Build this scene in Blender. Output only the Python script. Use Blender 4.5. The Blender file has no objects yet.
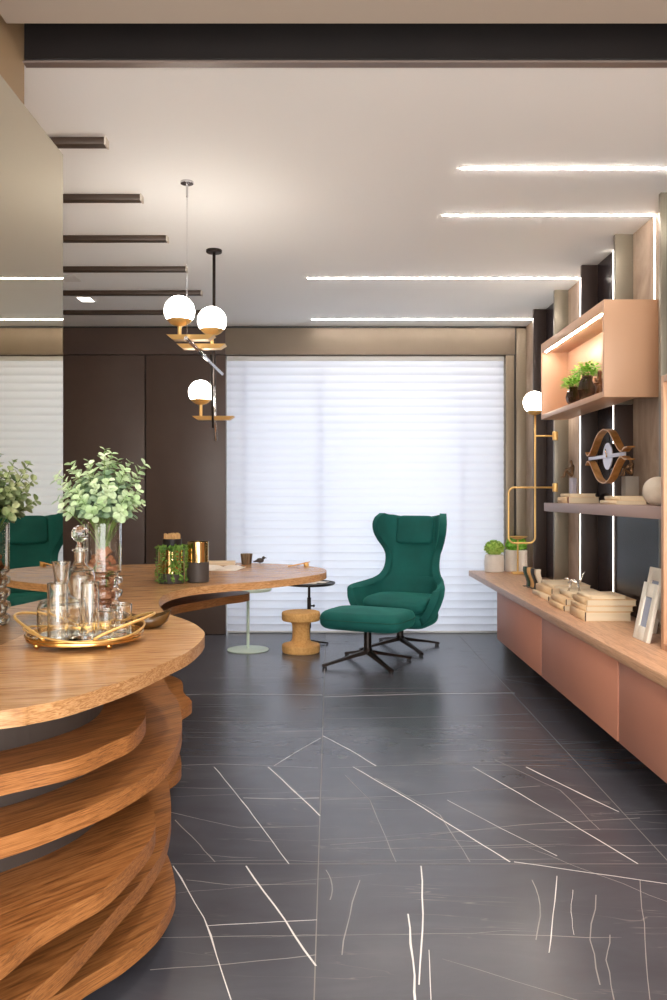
import bpy, bmesh, math, random
from mathutils import Vector, Matrix, noise

random.seed(7)
PI = math.pi
SC = bpy.context.scene
COL = SC.collection

# ------------------------------------------------------------------ frame
EYE = 1.27                      # eye height, camera stands at the origin looking along +Y
FOC = 820.0                     # focal length in pixels of the 667x1000 frame
UX, VY = 330.0, 496.0           # vanishing point


def on(u, v, z=0.0):
    """the point of the horizontal plane z that the frame shows at (u, v)"""
    y = FOC * (EYE - z) / (v - VY)
    return Vector(((u - UX) / FOC * y, y, z))


def at(u, v, y):
    return Vector(((u - UX) / FOC * y, y, EYE - (v - VY) / FOC * y))


# ------------------------------------------------------------------ materials
def s2l(c):
    return tuple(((x / 255.0) / 12.92 if x / 255.0 <= .04045 else ((x / 255.0 + .055) / 1.055) ** 2.4) for x in c) + (1.0,)


def mat(name, rgb=(200, 200, 200), rough=.5, metal=0.0, **kw):
    m = bpy.data.materials.new(name)
    m.use_nodes = True
    b = m.node_tree.nodes['Principled BSDF']
    b.inputs['Base Color'].default_value = s2l(rgb)
    b.inputs['Roughness'].default_value = rough
    b.inputs['Metallic'].default_value = metal
    for k, v in kw.items():
        b.inputs[k.replace('_', ' ')].default_value = v
    return m


class N:
    """tiny node helper"""
    def __init__(self, m):
        self.t = m.node_tree
        self.b = self.t.nodes['Principled BSDF']

    def new(self, typ, **kw):
        n = self.t.nodes.new(typ)
        for k, v in kw.items():
            setattr(n, k, v)
        return n

    def link(self, a, b):
        self.t.links.new(a, b)

    def coords(self, scale=(1, 1, 1), rot=(0, 0, 0)):
        tc = self.new('ShaderNodeTexCoord')
        mp = self.new('ShaderNodeMapping')
        mp.inputs['Scale'].default_value = scale
        src = tc.outputs['Object']
        if any(rot):
            r_ = self.new('ShaderNodeMapping')
            r_.inputs['Rotation'].default_value = rot
            self.link(src, r_.inputs['Vector'])
            src = r_.outputs['Vector']
        self.link(src, mp.inputs['Vector'])
        return mp.outputs['Vector']

    def noise(self, vec, scale=5, detail=4, rough=.55, dist=0.0):
        n = self.new('ShaderNodeTexNoise')
        n.inputs['Scale'].default_value = scale
        n.inputs['Detail'].default_value = detail
        n.inputs['Roughness'].default_value = rough
        n.inputs['Distortion'].default_value = dist
        self.link(vec, n.inputs['Vector'])
        return n.outputs['Fac']

    def ramp(self, fac, stops):
        r = self.new('ShaderNodeValToRGB')
        while len(r.color_ramp.elements) < len(stops):
            r.color_ramp.elements.new(.5)
        for e, (p, c) in zip(r.color_ramp.elements, stops):
            e.position = p
            e.color = s2l(c)
        self.link(fac, r.inputs['Fac'])
        return r.outputs['Color']

    def color(self, sock):
        self.link(sock, self.b.inputs['Base Color'])

    def bump(self, fac, strength=.2, dist=.01):
        bp = self.new('ShaderNodeBump')
        bp.inputs['Strength'].default_value = strength
        bp.inputs['Distance'].default_value = dist
        self.link(fac, bp.inputs['Height'])
        self.link(bp.outputs['Normal'], self.b.inputs['Normal'])


def mottled(name, a, b, scale=6, rough=.5, metal=0, stretch=(1, 1, 1), bump=0.0, detail=5, lo=.3, hi=.7, **kw):
    m = mat(name, a, rough, metal, **kw)
    n = N(m)
    f = n.noise(n.coords(stretch), scale, detail)
    n.color(n.ramp(f, [(lo, a), (hi, b)]))
    if bump:
        n.bump(f, bump)
    return m


def wood(name, dark, mid, light, along='y', rough=.38, scale=1.0, rot=0.0):
    m = mat(name, mid, rough)
    n = N(m)
    st = {'x': (1.2, 14, 60), 'y': (14, 1.2, 60), 'z': (14, 14, 1.2)}[along]
    st = tuple(v * scale for v in st)
    vec = n.coords(st, (0, 0, rot))
    f1 = n.noise(vec, 1.1, 3, .5, 1.6)
    w = n.new('ShaderNodeMath', operation='SINE')
    mu = n.new('ShaderNodeMath', operation='MULTIPLY')
    mu.inputs[1].default_value = 26.0
    n.link(f1, mu.inputs[0])
    n.link(mu.outputs[0], w.inputs[0])
    f2 = n.noise(vec, 9, 5, .65)
    ad = n.new('ShaderNodeMath', operation='MULTIPLY_ADD')
    n.link(w.outputs[0], ad.inputs[0])
    ad.inputs[1].default_value = .10
    n.link(f2, ad.inputs[2])
    n.color(n.ramp(ad.outputs[0], [(.30, dark), (.5, mid), (.72, light)]))
    n.bump(ad.outputs[0], .12, .004)
    return m


def emit(name, rgb, strength):
    m = mat(name, rgb, .5)
    b = m.node_tree.nodes['Principled BSDF']
    b.inputs['Emission Color'].default_value = s2l(rgb)
    b.inputs['Emission Strength'].default_value = strength
    return m


def glass(name, rgb=(255, 255, 255), rough=0.0, ior=1.45):
    return mat(name, rgb, rough, 0, Transmission_Weight=1.0, IOR=ior)


def thin_glass(name, tint=(250, 252, 250), gloss=.10):
    m = bpy.data.materials.new(name)
    m.use_nodes = True
    t = m.node_tree
    t.nodes.remove(t.nodes['Principled BSDF'])
    o = t.nodes['Material Output']
    tr = t.nodes.new('ShaderNodeBsdfTransparent')
    tr.inputs['Color'].default_value = s2l(tint)
    gl = t.nodes.new('ShaderNodeBsdfGlossy')
    gl.inputs['Roughness'].default_value = .02
    lw = t.nodes.new('ShaderNodeLayerWeight')
    lw.inputs['Blend'].default_value = .5
    pw = t.nodes.new('ShaderNodeMath'); pw.operation = 'POWER'; pw.inputs[1].default_value = 4.0
    fr = t.nodes.new('ShaderNodeMath'); fr.operation = 'MULTIPLY_ADD'; fr.inputs[1].default_value = .8; fr.inputs[2].default_value = .035
    t.links.new(lw.outputs['Facing'], pw.inputs[0])
    t.links.new(pw.outputs[0], fr.inputs[0])
    mx = t.nodes.new('ShaderNodeMixShader')
    t.links.new(fr.outputs[0], mx.inputs[0])
    t.links.new(tr.outputs[0], mx.inputs[1])
    t.links.new(gl.outputs[0], mx.inputs[2])
    t.links.new(mx.outputs[0], o.inputs['Surface'])
    return m


M = {}
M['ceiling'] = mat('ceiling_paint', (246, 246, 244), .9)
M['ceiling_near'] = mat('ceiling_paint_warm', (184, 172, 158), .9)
M['dark'] = mottled('slot_dark_lacquer', (24, 18, 17), (32, 25, 23), 4, .5)
M['beam'] = mottled('beam_bronze', (66, 52, 42), (78, 62, 50), 6, .4, .2)
M['slotedge'] = mat('slot_edge_metal', (128, 112, 104), .45, .1)
M['endcap'] = mat('beam_end_cap', (205, 195, 182), .5)
M['brown'] = mottled('brown_lacquer_panel', (80, 63, 55), (88, 70, 61), 3, .42)
M['taupe'] = mottled('taupe_lacquer', (134, 120, 101), (142, 127, 108), 3, .4, .15)
M['header'] = mottled('taupe_header_lit', (110, 96, 80), (116, 102, 86), 3, .36, .3)  # lighter than the brown panels: LED light on the header put into the colour
M['tan'] = mat('tan_wall_lacquer', (172, 146, 112), .5)
M['fin'] = mottled('grey_satin_fin', (128, 120, 106), (138, 130, 115), 3, .35, .35)
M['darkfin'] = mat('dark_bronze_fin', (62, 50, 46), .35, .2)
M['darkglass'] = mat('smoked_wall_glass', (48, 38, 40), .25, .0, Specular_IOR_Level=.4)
M['plain'] = mat('plain_wall', (190, 180, 168), .85)
m = mat('stone_panel', (168, 148, 130), .7)
n = N(m)
v = n.coords((1, 1, .45))
f = n.noise(v, 5, 8, .62, .6)
n.color(n.ramp(f, [(.3, (138, 118, 103)), (.52, (170, 150, 132)), (.72, (194, 176, 158))]))
n.bump(f, .25)
M['stone'] = m

# floor: near-black stone
m = mat('black_stone_floor', (60, 60, 64), .25, 0, Specular_IOR_Level=.5)
n = N(m)
v = n.coords((1, 1, 1))
f = n.noise(n.coords((.8, 2.2, 1)), 1.6, 8, .62, .5)
base = n.ramp(f, [(.30, (69, 70, 78)), (.55, (80, 81, 89)), (.75, (94, 95, 101))])
f2 = n.noise(n.coords((.55, 5.5, 1), (0, 0, .10)), 1.5, 3, .5, .9)
ab = n.new('ShaderNodeMath', operation='SUBTRACT'); ab.inputs[1].default_value = .5
n.link(f2, ab.inputs[0])
aa = n.new('ShaderNodeMath', operation='ABSOLUTE'); n.link(ab.outputs[0], aa.inputs[0])
vr = n.new('ShaderNodeMapRange')
vr.inputs[1].default_value = 0.0; vr.inputs[2].default_value = .006
vr.inputs[3].default_value = .30; vr.inputs[4].default_value = 0.0
n.link(aa.outputs[0], vr.inputs[0])
f3 = n.noise(n.coords((1, 1, 1)), 2.2, 3)
gate = n.new('ShaderNodeMapRange')
gate.inputs[1].default_value = .48; gate.inputs[2].default_value = .62
n.link(f3, gate.inputs[0])
gm = n.new('ShaderNodeMath', operation='MULTIPLY')
n.link(vr.outputs[0], gm.inputs[0]); n.link(gate.outputs[0], gm.inputs[1])
mx = n.new('ShaderNodeMix', data_type='RGBA')
n.link(gm.outputs[0], mx.inputs[0])
n.link(base, mx.inputs[6])
mx.inputs[7].default_value = s2l((190, 184, 174))
n.color(mx.outputs[2])
M['floor'] = m
M['vein'] = mat('white_stone_vein', (232, 230, 228), .4)
M['vein_dim'] = mat('grey_stone_vein', (146, 143, 140), .4)
M['grout'] = mat('grey_tile_joint', (128, 124, 120), .6)

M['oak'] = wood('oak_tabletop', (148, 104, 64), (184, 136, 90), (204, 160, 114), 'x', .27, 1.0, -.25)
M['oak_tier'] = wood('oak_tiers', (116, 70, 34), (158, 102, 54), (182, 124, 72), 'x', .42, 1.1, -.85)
M['core'] = mat('dark_table_core', (66, 58, 54), .55)
M['worktop'] = wood('worktop_oak', (184, 138, 106), (206, 158, 122), (220, 176, 140), 'y', .36, 1.0)
M['copper'] = mottled('copper_lacquer', (204, 138, 112), (208, 142, 116), 3, .5, 0)
M['copper_box'] = mottled('copper_lacquer_light', (198, 156, 124), (202, 161, 130), 3, .45, .08)
M['shelf'] = mat('mauve_lacquer_shelf', (166, 142, 136), .5)
M['velvet'] = mottled('green_velvet', (2, 80, 75), (4, 94, 87), 5, .85, 0, bump=.05, Sheen_Weight=.35, Sheen_Roughness=.4)
M['velvet'].node_tree.nodes['Principled BSDF'].inputs['Sheen Tint'].default_value = s2l((50, 190, 170))
M['piping'] = mat('green_piping', (10, 74, 62), .8)
M['black'] = mat('black_bronze_metal', (46, 38, 34), .38, .5)
M['blackish'] = mat('matt_black', (30, 28, 28), .5)
M['brass'] = mat('brushed_brass', (226, 186, 118), .42, .65)
M['gold'] = mat('polished_gold', (214, 172, 106), .2, 1.0)
M['goldmirror'] = mat('gold_mirror_glass', (214, 184, 128), .06, 1.0)
M['chrome'] = mat('chrome_tube', (205, 203, 205), .16, .95)
M['silver'] = mat('silver_metal', (206, 200, 192), .22, .9)
M['mirror'] = mat('tinted_mirror', (194, 186, 166), .0, 1.0)
M['traymirror'] = mat('tray_mirror', (225, 225, 220), .03, 1.0)
M['globe'] = emit('opal_globe', (255, 246, 234), 15.0)
M['led'] = emit('led_line', (255, 245, 234), 75.0)
M['ledwall'] = emit('led_wall_line', (255, 244, 230), 4.0)
M['spot'] = emit('downlight_face', (255, 248, 236), 9.0)
M['white'] = mat('white_plastic', (232, 230, 226), .5)
M['mint'] = mat('pale_mint_metal', (198, 214, 196), .4)
M['cork'] = mottled('cork_body', (216, 158, 90), (234, 184, 114), 60, .8, 0, bump=.15, lo=.35, hi=.65)
M['pot'] = mottled('white_stone_pot', (222, 214, 204), (236, 230, 222), 9, .6)
M['ball'] = mottled('pale_stone_ball', (204, 190, 172), (224, 212, 198), 10, .7, bump=.1)
M['moss'] = mottled('moss_green', (140, 178, 70), (184, 210, 108), 40, .8, lo=.4, hi=.6)
M['fern'] = mottled('fern_green', (96, 164, 40), (156, 212, 80), 30, .6, lo=.4, hi=.6)
M['trail'] = mottled('trailing_green', (70, 110, 36), (122, 158, 64), 30, .6, lo=.4, hi=.6)
M['euca'] = mottled('eucalyptus_leaf', (92, 126, 94), (176, 198, 164), 14, .5, lo=.35, hi=.65)
M['euca_tip'] = mottled('eucalyptus_tip', (146, 174, 124), (196, 212, 176), 14, .5, lo=.4, hi=.6)
M['stem'] = mat('plant_stem', (104, 134, 60), .6)
M['bark'] = mottled('bark_chip', (136, 84, 54), (178, 118, 82), 25, .8, bump=.3)
M['ceramic'] = mottled('brown_glazed_ceramic', (58, 40, 20), (98, 70, 34), 12, .22)
M['kraft'] = mottled('kraft_cover', (214, 180, 138), (224, 192, 152), 8, .7)
M['kraft2'] = mottled('cream_cover', (226, 202, 166), (234, 212, 180), 8, .7)
M['pages'] = mottled('book_pages', (214, 196, 166), (228, 212, 186), 1, .8, stretch=(2, 2, 200))
M['spine_dark'] = mat('book_hinge', (92, 66, 48), .7)
M['spine_red'] = mat('book_hinge_red', (128, 50, 40), .7)
M['paper'] = mat('white_paper', (236, 226, 214), .8)
M['frame'] = mottled('whitewashed_wood', (218, 212, 200), (234, 230, 220), 20, .7)
M['photo'] = mat('pale_photo_print', (150, 156, 176), .25)
M['bronze'] = mottled('bronze_figure', (92, 66, 44), (134, 100, 70), 30, .35, .7)
M['goldwave'] = mottled('hammered_gold_strip', (170, 116, 62), (200, 146, 86), 30, .35, .7)
M['disc'] = mat('silver_disc', (206, 202, 208), .35, .6)
M['greyblock'] = mat('grey_block', (126, 118, 110), .6)
M['lavblock'] = mat('lilac_block', (176, 170, 184), .5)
M['charcoal'] = mat('charcoal_ceramic', (66, 58, 54), .6)
M['smoke'] = thin_glass('smoked_glass', (190, 186, 180))
M['glass'] = glass('clear_glass', (255, 255, 253), 0.0, 1.42)
M['vaseglass'] = thin_glass('vase_thin_glass')
M['pane'] = thin_glass('window_pane', (252, 254, 255))
M['winframe'] = mat('window_frame_metal', (120, 118, 120), .5)
M['match'] = mottled('matchstick_heads', (196, 150, 96), (224, 186, 130), 90, .8)
M['green_dark'] = mat('dark_green_leather', (26, 58, 40), .5)
M['cream'] = mat('cream_leather', (226, 210, 186), .6)
M['tanleather'] = mat('tan_leather', (206, 160, 100), .6)
# blind fabric
m = bpy.data.materials.new('blind_fabric')
m.use_nodes = True
t = m.node_tree
t.nodes.remove(t.nodes['Principled BSDF'])
d = t.nodes.new('ShaderNodeBsdfDiffuse'); d.inputs['Color'].default_value = s2l((238, 238, 242))
tl = t.nodes.new('ShaderNodeBsdfTranslucent'); tl.inputs['Color'].default_value = s2l((236, 240, 252))
mx = t.nodes.new('ShaderNodeMixShader'); mx.inputs[0].default_value = .5
t.links.new(d.outputs[0], mx.inputs[1]); t.links.new(tl.outputs[0], mx.inputs[2])
t.links.new(mx.outputs[0], t.nodes['Material Output'].inputs['Surface'])
M['blind'] = m


# ------------------------------------------------------------------ mesh building
class MB:
    def __init__(self):
        self.bm = bmesh.new()

    def face(self, pts, mi=0, smooth=False):
        f = self.bm.faces.new([self.bm.verts.new(p) for p in pts])
        f.material_index = mi
        f.smooth = smooth
        return f

    def box(self, lo, hi, bevel=0.0, mi=0, seg=2, mtx=None, smooth=None):
        x0, y0, z0 = lo
        x1, y1, z1 = hi
        vs = [self.bm.verts.new(p) for p in
              [(x0, y0, z0), (x1, y0, z0), (x1, y1, z0), (x0, y1, z0), (x0, y0, z1), (x1, y0, z1), (x1, y1, z1), (x0, y1, z1)]]
        fs = [self.bm.faces.new([vs[i] for i in q]) for q in
              [(3, 2, 1, 0), (4, 5, 6, 7), (0, 1, 5, 4), (1, 2, 6, 5), (2, 3, 7, 6), (3, 0, 4, 7)]]
        for f in fs:
            f.material_index = mi
        geo = vs
        if bevel:
            es = list({e for f in fs for e in f.edges})
            r = bmesh.ops.bevel(self.bm, geom=es, offset=bevel, segments=seg, profile=.5, affect='EDGES')
            geo = list({v for f in r['faces'] for v in f.verts} | {v for v in vs if v.is_valid})
            for f in {f for v in geo for f in v.link_faces}:
                f.material_index = mi
                f.smooth = True if smooth is None else smooth
        if mtx is not None:
            bmesh.ops.transform(self.bm, matrix=mtx, verts=geo)
        return geo

    def rings(self, rings, cap=True, closed=True, mi=0, smooth=True):
        """skin a list of rings (each a list of points)"""
        vr = [[self.bm.verts.new(p) for p in r] for r in rings]
        k = len(vr[0])
        for a, b in zip(vr, vr[1:]):
            for i in range(k if closed else k - 1):
                j = (i + 1) % k
                f = self.bm.faces.new((a[i], a[j], b[j], b[i]))
                f.material_index = mi
                f.smooth = smooth
        if cap and closed:
            for r, rev in ((vr[0], True), (vr[-1], False)):
                f = self.bm.faces.new(list(reversed(r)) if rev else r)
                f.material_index = mi
        return vr

    def tube(self, pts, r, seg=10, mi=0, cap=True, closed=False):
        pts = [Vector(p) for p in pts]
        n = len(pts)
        rs = r if isinstance(r, (list, tuple)) else [r] * n
        rings = []
        up = None
        for i, p in enumerate(pts):
            if closed:
                t = (pts[(i + 1) % n] - pts[(i - 1) % n])
            else:
                t = (pts[min(i + 1, n - 1)] - pts[max(i - 1, 0)])
            t.normalize()
            if up is None:
                up = Vector((0, 0, 1)) if abs(t.z) < .9 else Vector((1, 0, 0))
            a = t.cross(up)
            if a.length < 1e-6:
                a = t.orthogonal()
            a.normalize()
            b = t.cross(a); b.normalize()
            up = -b if b.dot(up) < 0 else b
            a = t.cross(up); a.normalize()
            rings.append([p + rs[i] * (math.cos(2 * PI * k / seg) * a + math.sin(2 * PI * k / seg) * up) for k in range(seg)])
        if closed:
            rings.append(rings[0])
            self.rings(rings, cap=False, mi=mi)
        else:
            self.rings(rings, cap=cap, mi=mi)

    def lathe(self, prof, c=(0, 0, 0), seg=32, mi=0, smooth=True, axis=None):
        """profile of (r, z); r=0 ends close to a pole"""
        c = Vector(c)
        Q = Matrix.Identity(3) if axis is None else Vector((0, 0, 1)).rotation_difference(Vector(axis)).to_matrix()
        prev = None
        fine = []
        for (p_, q_) in zip(prof, prof[1:]):        # support loops keep the shading of long walls true
            L_ = math.hypot(q_[0] - p_[0], q_[1] - p_[1])
            fine.append(p_)
            if smooth and L_ > .006:
                e_ = min(.0009 / L_, .2)
                for t_ in (e_, 1 - e_):
                    fine.append((p_[0] + (q_[0] - p_[0]) * t_, p_[1] + (q_[1] - p_[1]) * t_))
        fine.append(prof[-1])
        for (r, z) in fine:
            if r < 1e-7:
                cur = [self.bm.verts.new(c + Q @ Vector((0, 0, z)))]
            else:
                cur = [self.bm.verts.new(c + Q @ Vector((r * math.cos(2 * PI * k / seg), r * math.sin(2 * PI * k / seg), z))) for k in range(seg)]
            if prev is not None:
                for k in range(seg):
                    j = (k + 1) % seg
                    if len(prev) == 1 and len(cur) == 1:
                        continue
                    if len(prev) == 1:
                        vs = (prev[0], cur[j], cur[k])[::-1]
                    elif len(cur) == 1:
                        vs = (prev[k], prev[j], cur[0])
                    else:
                        vs = (prev[k], prev[j], cur[j], cur[k])
                    f = self.bm.faces.new(vs)
                    f.material_index = mi
                    f.smooth = smooth
            prev = cur

    def sphere(self, c, r, seg=24, rng=14, mi=0, sc=(1, 1, 1)):
        c = Vector(c)
        rr = r
        prof = [(rr * math.sin(PI * i / rng), -rr * math.cos(PI * i / rng)) for i in range(rng + 1)]
        prof[0] = (0, -rr); prof[-1] = (0, rr)
        k0 = len(self.bm.verts)
        self.lathe(prof, (0, 0, 0), seg, mi)
        self.bm.verts.ensure_lookup_table()
        for v_ in self.bm.verts[k0:]:
            v_.co = c + Vector((v_.co.x * sc[0], v_.co.y * sc[1], v_.co.z * sc[2]))

    def prism(self, pts, z0, z1, mi=0, bevel=0.0, smooth_side=True):
        """vertical prism over a 2-D outline (counter-clockwise)"""
        lo = [self.bm.verts.new((p[0], p[1], z0)) for p in pts]
        hi = [self.bm.verts.new((p[0], p[1], z1)) for p in pts]
        k = len(pts)
        f0 = self.bm.faces.new(list(reversed(lo))); f1 = self.bm.faces.new(hi)
        f0.material_index = f1.material_index = mi
        for i in range(k):
            j = (i + 1) % k
            f = self.bm.faces.new((lo[i], lo[j], hi[j], hi[i]))
            f.material_index = mi
            f.smooth = False
        if bevel:
            es = list(f1.edges) + list(f0.edges)
            bmesh.ops.bevel(self.bm, geom=es, offset=bevel, segments=2, profile=.5, affect='EDGES')

    def build(self, name, mats, parent=None, recalc=True):
        if recalc:
            bmesh.ops.recalc_face_normals(self.bm, faces=self.bm.faces)
        me = bpy.data.meshes.new(name)
        self.bm.to_mesh(me)
        self.bm.free()
        for m_ in (mats if isinstance(mats, (list, tuple)) else [mats]):
            me.materials.append(m_)
        o = bpy.data.objects.new(name, me)
        COL.objects.link(o)
        if parent is not None:
            o.parent = parent
        return o


def tag(o, label, cat, group=None, kind=None):
    o['label'] = label
    o['category'] = cat
    if group:
        o['group'] = group
    if kind:
        o['kind'] = kind
    return o


def thing(name, label, cat, loc=(0, 0, 0), rz=0.0, group=None):
    o = bpy.data.objects.new(name, None)
    o.empty_display_size = .05
    COL.objects.link(o)
    o.location = loc
    o.rotation_euler = (0, 0, rz)
    return tag(o, label, cat, group)


def struct(mb, name, mats, label=None):
    o = mb.build(name, mats)
    o['kind'] = 'structure'
    if label:
        o['label'] = label
    return o


def dup(root, loc, rz=None, label=None):
    r = root.copy()
    COL.objects.link(r)
    r.location = loc
    if rz is not None:
        r.rotation_euler = (0, 0, rz)
    if label:
        r['label'] = label
    for ch in list(root.children):
        c = ch.copy()
        COL.objects.link(c)
        c.parent = r
        for g in list(ch.children):
            d_ = g.copy()
            COL.objects.link(d_)
            d_.parent = c
    return r


def catmull(pts, n=8, closed=False):
    P = [Vector(p) for p in pts]
    out = []
    k = len(P)
    rng = range(k) if closed else range(k - 1)
    for i in rng:
        if closed:
            p0, p1, p2, p3 = P[(i - 1) % k], P[i], P[(i + 1) % k], P[(i + 2) % k]
        else:
            p0, p1, p2, p3 = P[max(i - 1, 0)], P[i], P[i + 1], P[min(i + 2, k - 1)]
        for j in range(n):
            t_ = j / n
            out.append(.5 * ((2 * p1) + (-p0 + p2) * t_ + (2 * p0 - 5 * p1 + 4 * p2 - p3) * t_ ** 2 + (-p0 + 3 * p1 - 3 * p2 + p3) * t_ ** 3))
    if not closed:
        out.append(P[-1].copy())
    return out


def interp(knots, z):
    for (a, b) in zip(knots, knots[1:]):
        if z <= b[0]:
            f_ = (z - a[0]) / (b[0] - a[0])
            return [x + (y - x) * f_ for x, y in zip(a, b)]
    return list(knots[-1])


# ================================================================== SETTING
CZ = 2.826          # ceiling
XR = 1.80           # cladding plane of the long side wall
XM = -.94           # mirror plane
YB = 7.55           # window plane
XL = -2.7
ZW_ = .594

# floor with its joints and veins
b = MB()
b.box((XL, -1.6, -.06), (2.0, 8.0, 0))


def strip(p, q, w, mi, seed, wob=.006, taper=True, z=.0006):
    p, q = Vector((p[0], p[1], 0)), Vector((q[0], q[1], 0))
    d_ = q - p
    L = d_.length
    k = max(3, int(L / .09))
    nrm = Vector((-d_.y, d_.x, 0)).normalized()
    prev = None
    for i in range(k + 1):
        t_ = i / k
        c = p + d_ * t_ + nrm * wob * (noise.noise(Vector((t_ * L * 7, seed, 0))) + .4 * noise.noise(Vector((t_ * L * 25, seed, 5)))) * (1 if 0 < i < k else 0)
        ww = w * (.55 + .9 * abs(noise.noise(Vector((t_ * L * 5, seed * 2.3, 2))))) * (min(1, 6 * t_ + .25, 6 * (1 - t_) + .25) if taper else 1)
        a = (c.x + nrm.x * ww / 2, c.y + nrm.y * ww / 2, z)
        e = (c.x - nrm.x * ww / 2, c.y - nrm.y * ww / 2, z)
        cur = (b.bm.verts.new(a), b.bm.verts.new(e))
        if prev:
            f_ = b.bm.faces.new((prev[0], cur[0], cur[1], prev[1])) if False else b.bm.faces.new((prev[1], cur[1], cur[0], prev[0]))
            f_.material_index = mi
        prev = cur


def joint(p, q, w=.0035):
    d_ = (Vector(q) - Vector(p)).normalized()
    nrm = Vector((-d_.y, d_.x)) * w / 2
    f_ = b.face([(p[0] + nrm.x, p[1] + nrm.y, .0004), (p[0] - nrm.x, p[1] - nrm.y, .0004), (q[0] - nrm.x, q[1] - nrm.y, .0004), (q[0] + nrm.x, q[1] + nrm.y, .0004)], 3)


for x in (-.04, 1.175, -1.255):
    joint((x, -1.6), (x, 7.55))
for y in (.43, 2.83, 5.23):
    joint((-1.255, y), (1.175, y))
for y in (3.27, 4.10, 5.75):
    joint((1.175, y), (1.9, y))
for y in (1.63, 4.03, 6.43):
    joint((-2.5, y), (-1.255, y))
VE = [  # strong white veins (frame positions lying on the floor) and their width in metres
    ([(353, 767), (410, 800), (510, 862)], .011), ([(268, 767), (296, 793), (320, 816)], .014),
    ([(323, 736), (350, 750), (376, 766)], .010), ([(321, 738), (298, 751), (274, 766)], .007),
    ([(214, 767), (241, 800), (289, 864)], .006), ([(246, 866), (285, 920), (316, 966)], .012),
    ([(173, 866), (204, 918), (231, 1000)], .007), ([(526, 767), (575, 791), (619, 812)], .011),
    ([(473, 767), (560, 817), (638, 864)], .008), ([(447, 800), (500, 828), (557, 856)], .006),
    ([(421, 866), (423, 914), (419, 985)], .009), ([(408, 914), (413, 960), (416, 1010)], .011),
    ([(514, 862), (590, 873), (667, 884)], .008), ([(429, 950), (431, 1000)], .004),
    ([(150, 695), (230, 694), (322, 695)], .007), ([(324, 697), (420, 694), (515, 693)], .010),
    ([(206, 926), (260, 923), (317, 920)], .006), ([(243, 798), (285, 799), (319, 798)], .006),
    ([(150, 767), (220, 764), (318, 768)], .004), ([(557, 876), (553, 915), (549, 953)], .005),
    ([(573, 890), (571, 912), (574, 935)], .003)]
for i, (ps, w) in enumerate(VE):
    for (p, q) in zip(ps, ps[1:]):
        strip(on(*p), on(*q), w * .75, 1, i + 1.37, .004, taper=False)
VD = [  # dim veins
    ([(375, 778), (440, 815), (470, 862)], .004), ([(345, 775), (370, 800), (396, 862)], .004),
    ([(150, 720), (240, 722), (318, 721)], .004), ([(324, 719), (430, 717), (530, 714)], .005),
    ([(324, 800), (420, 795), (540, 786)], .004), ([(330, 768), (440, 764), (560, 766)], .004),
    ([(150, 970), (230, 964), (316, 955)], .005), ([(596, 895), (590, 940), (600, 985)], .005),
    ([(532, 880), (540, 905), (536, 940)], .005), ([(610, 935), (606, 960), (614, 1000)], .004),
    ([(430, 835), (520, 825), (640, 818)], .004), ([(330, 845), (420, 838), (480, 842)], .004),
    ([(175, 820), (200, 845), (215, 862)], .005), ([(160, 810), (240, 828), (318, 826)], .004),
    ([(480, 740), (540, 745), (600, 742)], .003), ([(495, 760), (560, 790), (600, 830)], .004),
    ([(360, 880), (350, 915), (342, 955)], .004), ([(326, 870), (332, 885), (330, 900)], .005),
    ([(640, 880), (645, 940), (650, 1000)], .004), ([(186, 880), (230, 885), (316, 884)], .004)]
for i, (ps, w) in enumerate(VD):
    for (p, q) in zip(ps, ps[1:]):
        strip(on(*p), on(*q), w, 2, i + 40.7, .006, taper=False, z=.0005)
rr = random.Random(11)
for i in range(80):
    y = rr.uniform(1.9, 7.2)
    x = rr.uniform(-1.2, 1.6)
    L = rr.uniform(.25, .9)
    a_ = rr.gauss(0, .06) if rr.random() < .94 else rr.uniform(-.9, -.5)
    strip((x, y), (x + L * math.cos(a_), y + L * math.sin(a_)), rr.uniform(.0018, .0036), 2, i * 3.1, .012, z=.0003)
struct(b, 'floor', [M['floor'], M['vein'], M['vein_dim'], M['grout']], 'black stone tile floor with thin white veins')

# ceiling: far field, near field, and the dark slot between them
b = MB(); b.box((XL, 2.97, CZ), (1.95, YB + .1, CZ + .1))
struct(b, 'ceiling', M['ceiling'])
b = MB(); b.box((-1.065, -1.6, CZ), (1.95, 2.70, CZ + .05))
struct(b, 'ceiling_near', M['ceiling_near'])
b = MB()
b.box((-1.3, -1.6, 3.14), (1.95, 3.06, 3.18))
b.box((-1.3, 2.955, CZ + .02), (1.95, 2.985, 3.14))
b.box((1.9, -1.6, 2.83), (1.95, 3.0, 3.14))
struct(b, 'trim_7', M['dark'], 'dark recessed slot across the ceiling')
b = MB(); b.box((-1.10, 2.935, CZ - .004), (1.9, 2.972, CZ + .003))
struct(b, 'trim_8', M['slotedge'], 'slim metal edge of the ceiling slot')

# dark bronze beams under the ceiling, side away from the window light
for i, (y, x1) in enumerate([(3.55, -.978), (4.22, -.978), (4.89, -.978), (5.55, -.978), (6.20, -.978), (6.86, -.978)]):
    b = MB()
    b.box((XL + .02, y, CZ - .032), (x1, y + .05, CZ + .0), .003)
    b.box((x1, y - .002, CZ - .034), (x1 + .008, y + .052, CZ), mi=1)
    struct(b, 'trim_%d' % (i + 1), [M['beam'], M['endcap']], 'dark bronze strip fixed under the ceiling')

# near side wall that carries the mirror
b = MB(); b.box((-1.32, -1.6, 0), (-1.10, 2.95, 3.14))
struct(b, 'wall_left_near', M['tan'])
b = MB(); b.box((XL - .1, 2.6, 0), (XL, YB + .2, CZ))
b.box((XL, 2.75, 0), (-1.32, 2.85, CZ))
struct(b, 'wall_left', M['plain'])

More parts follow.
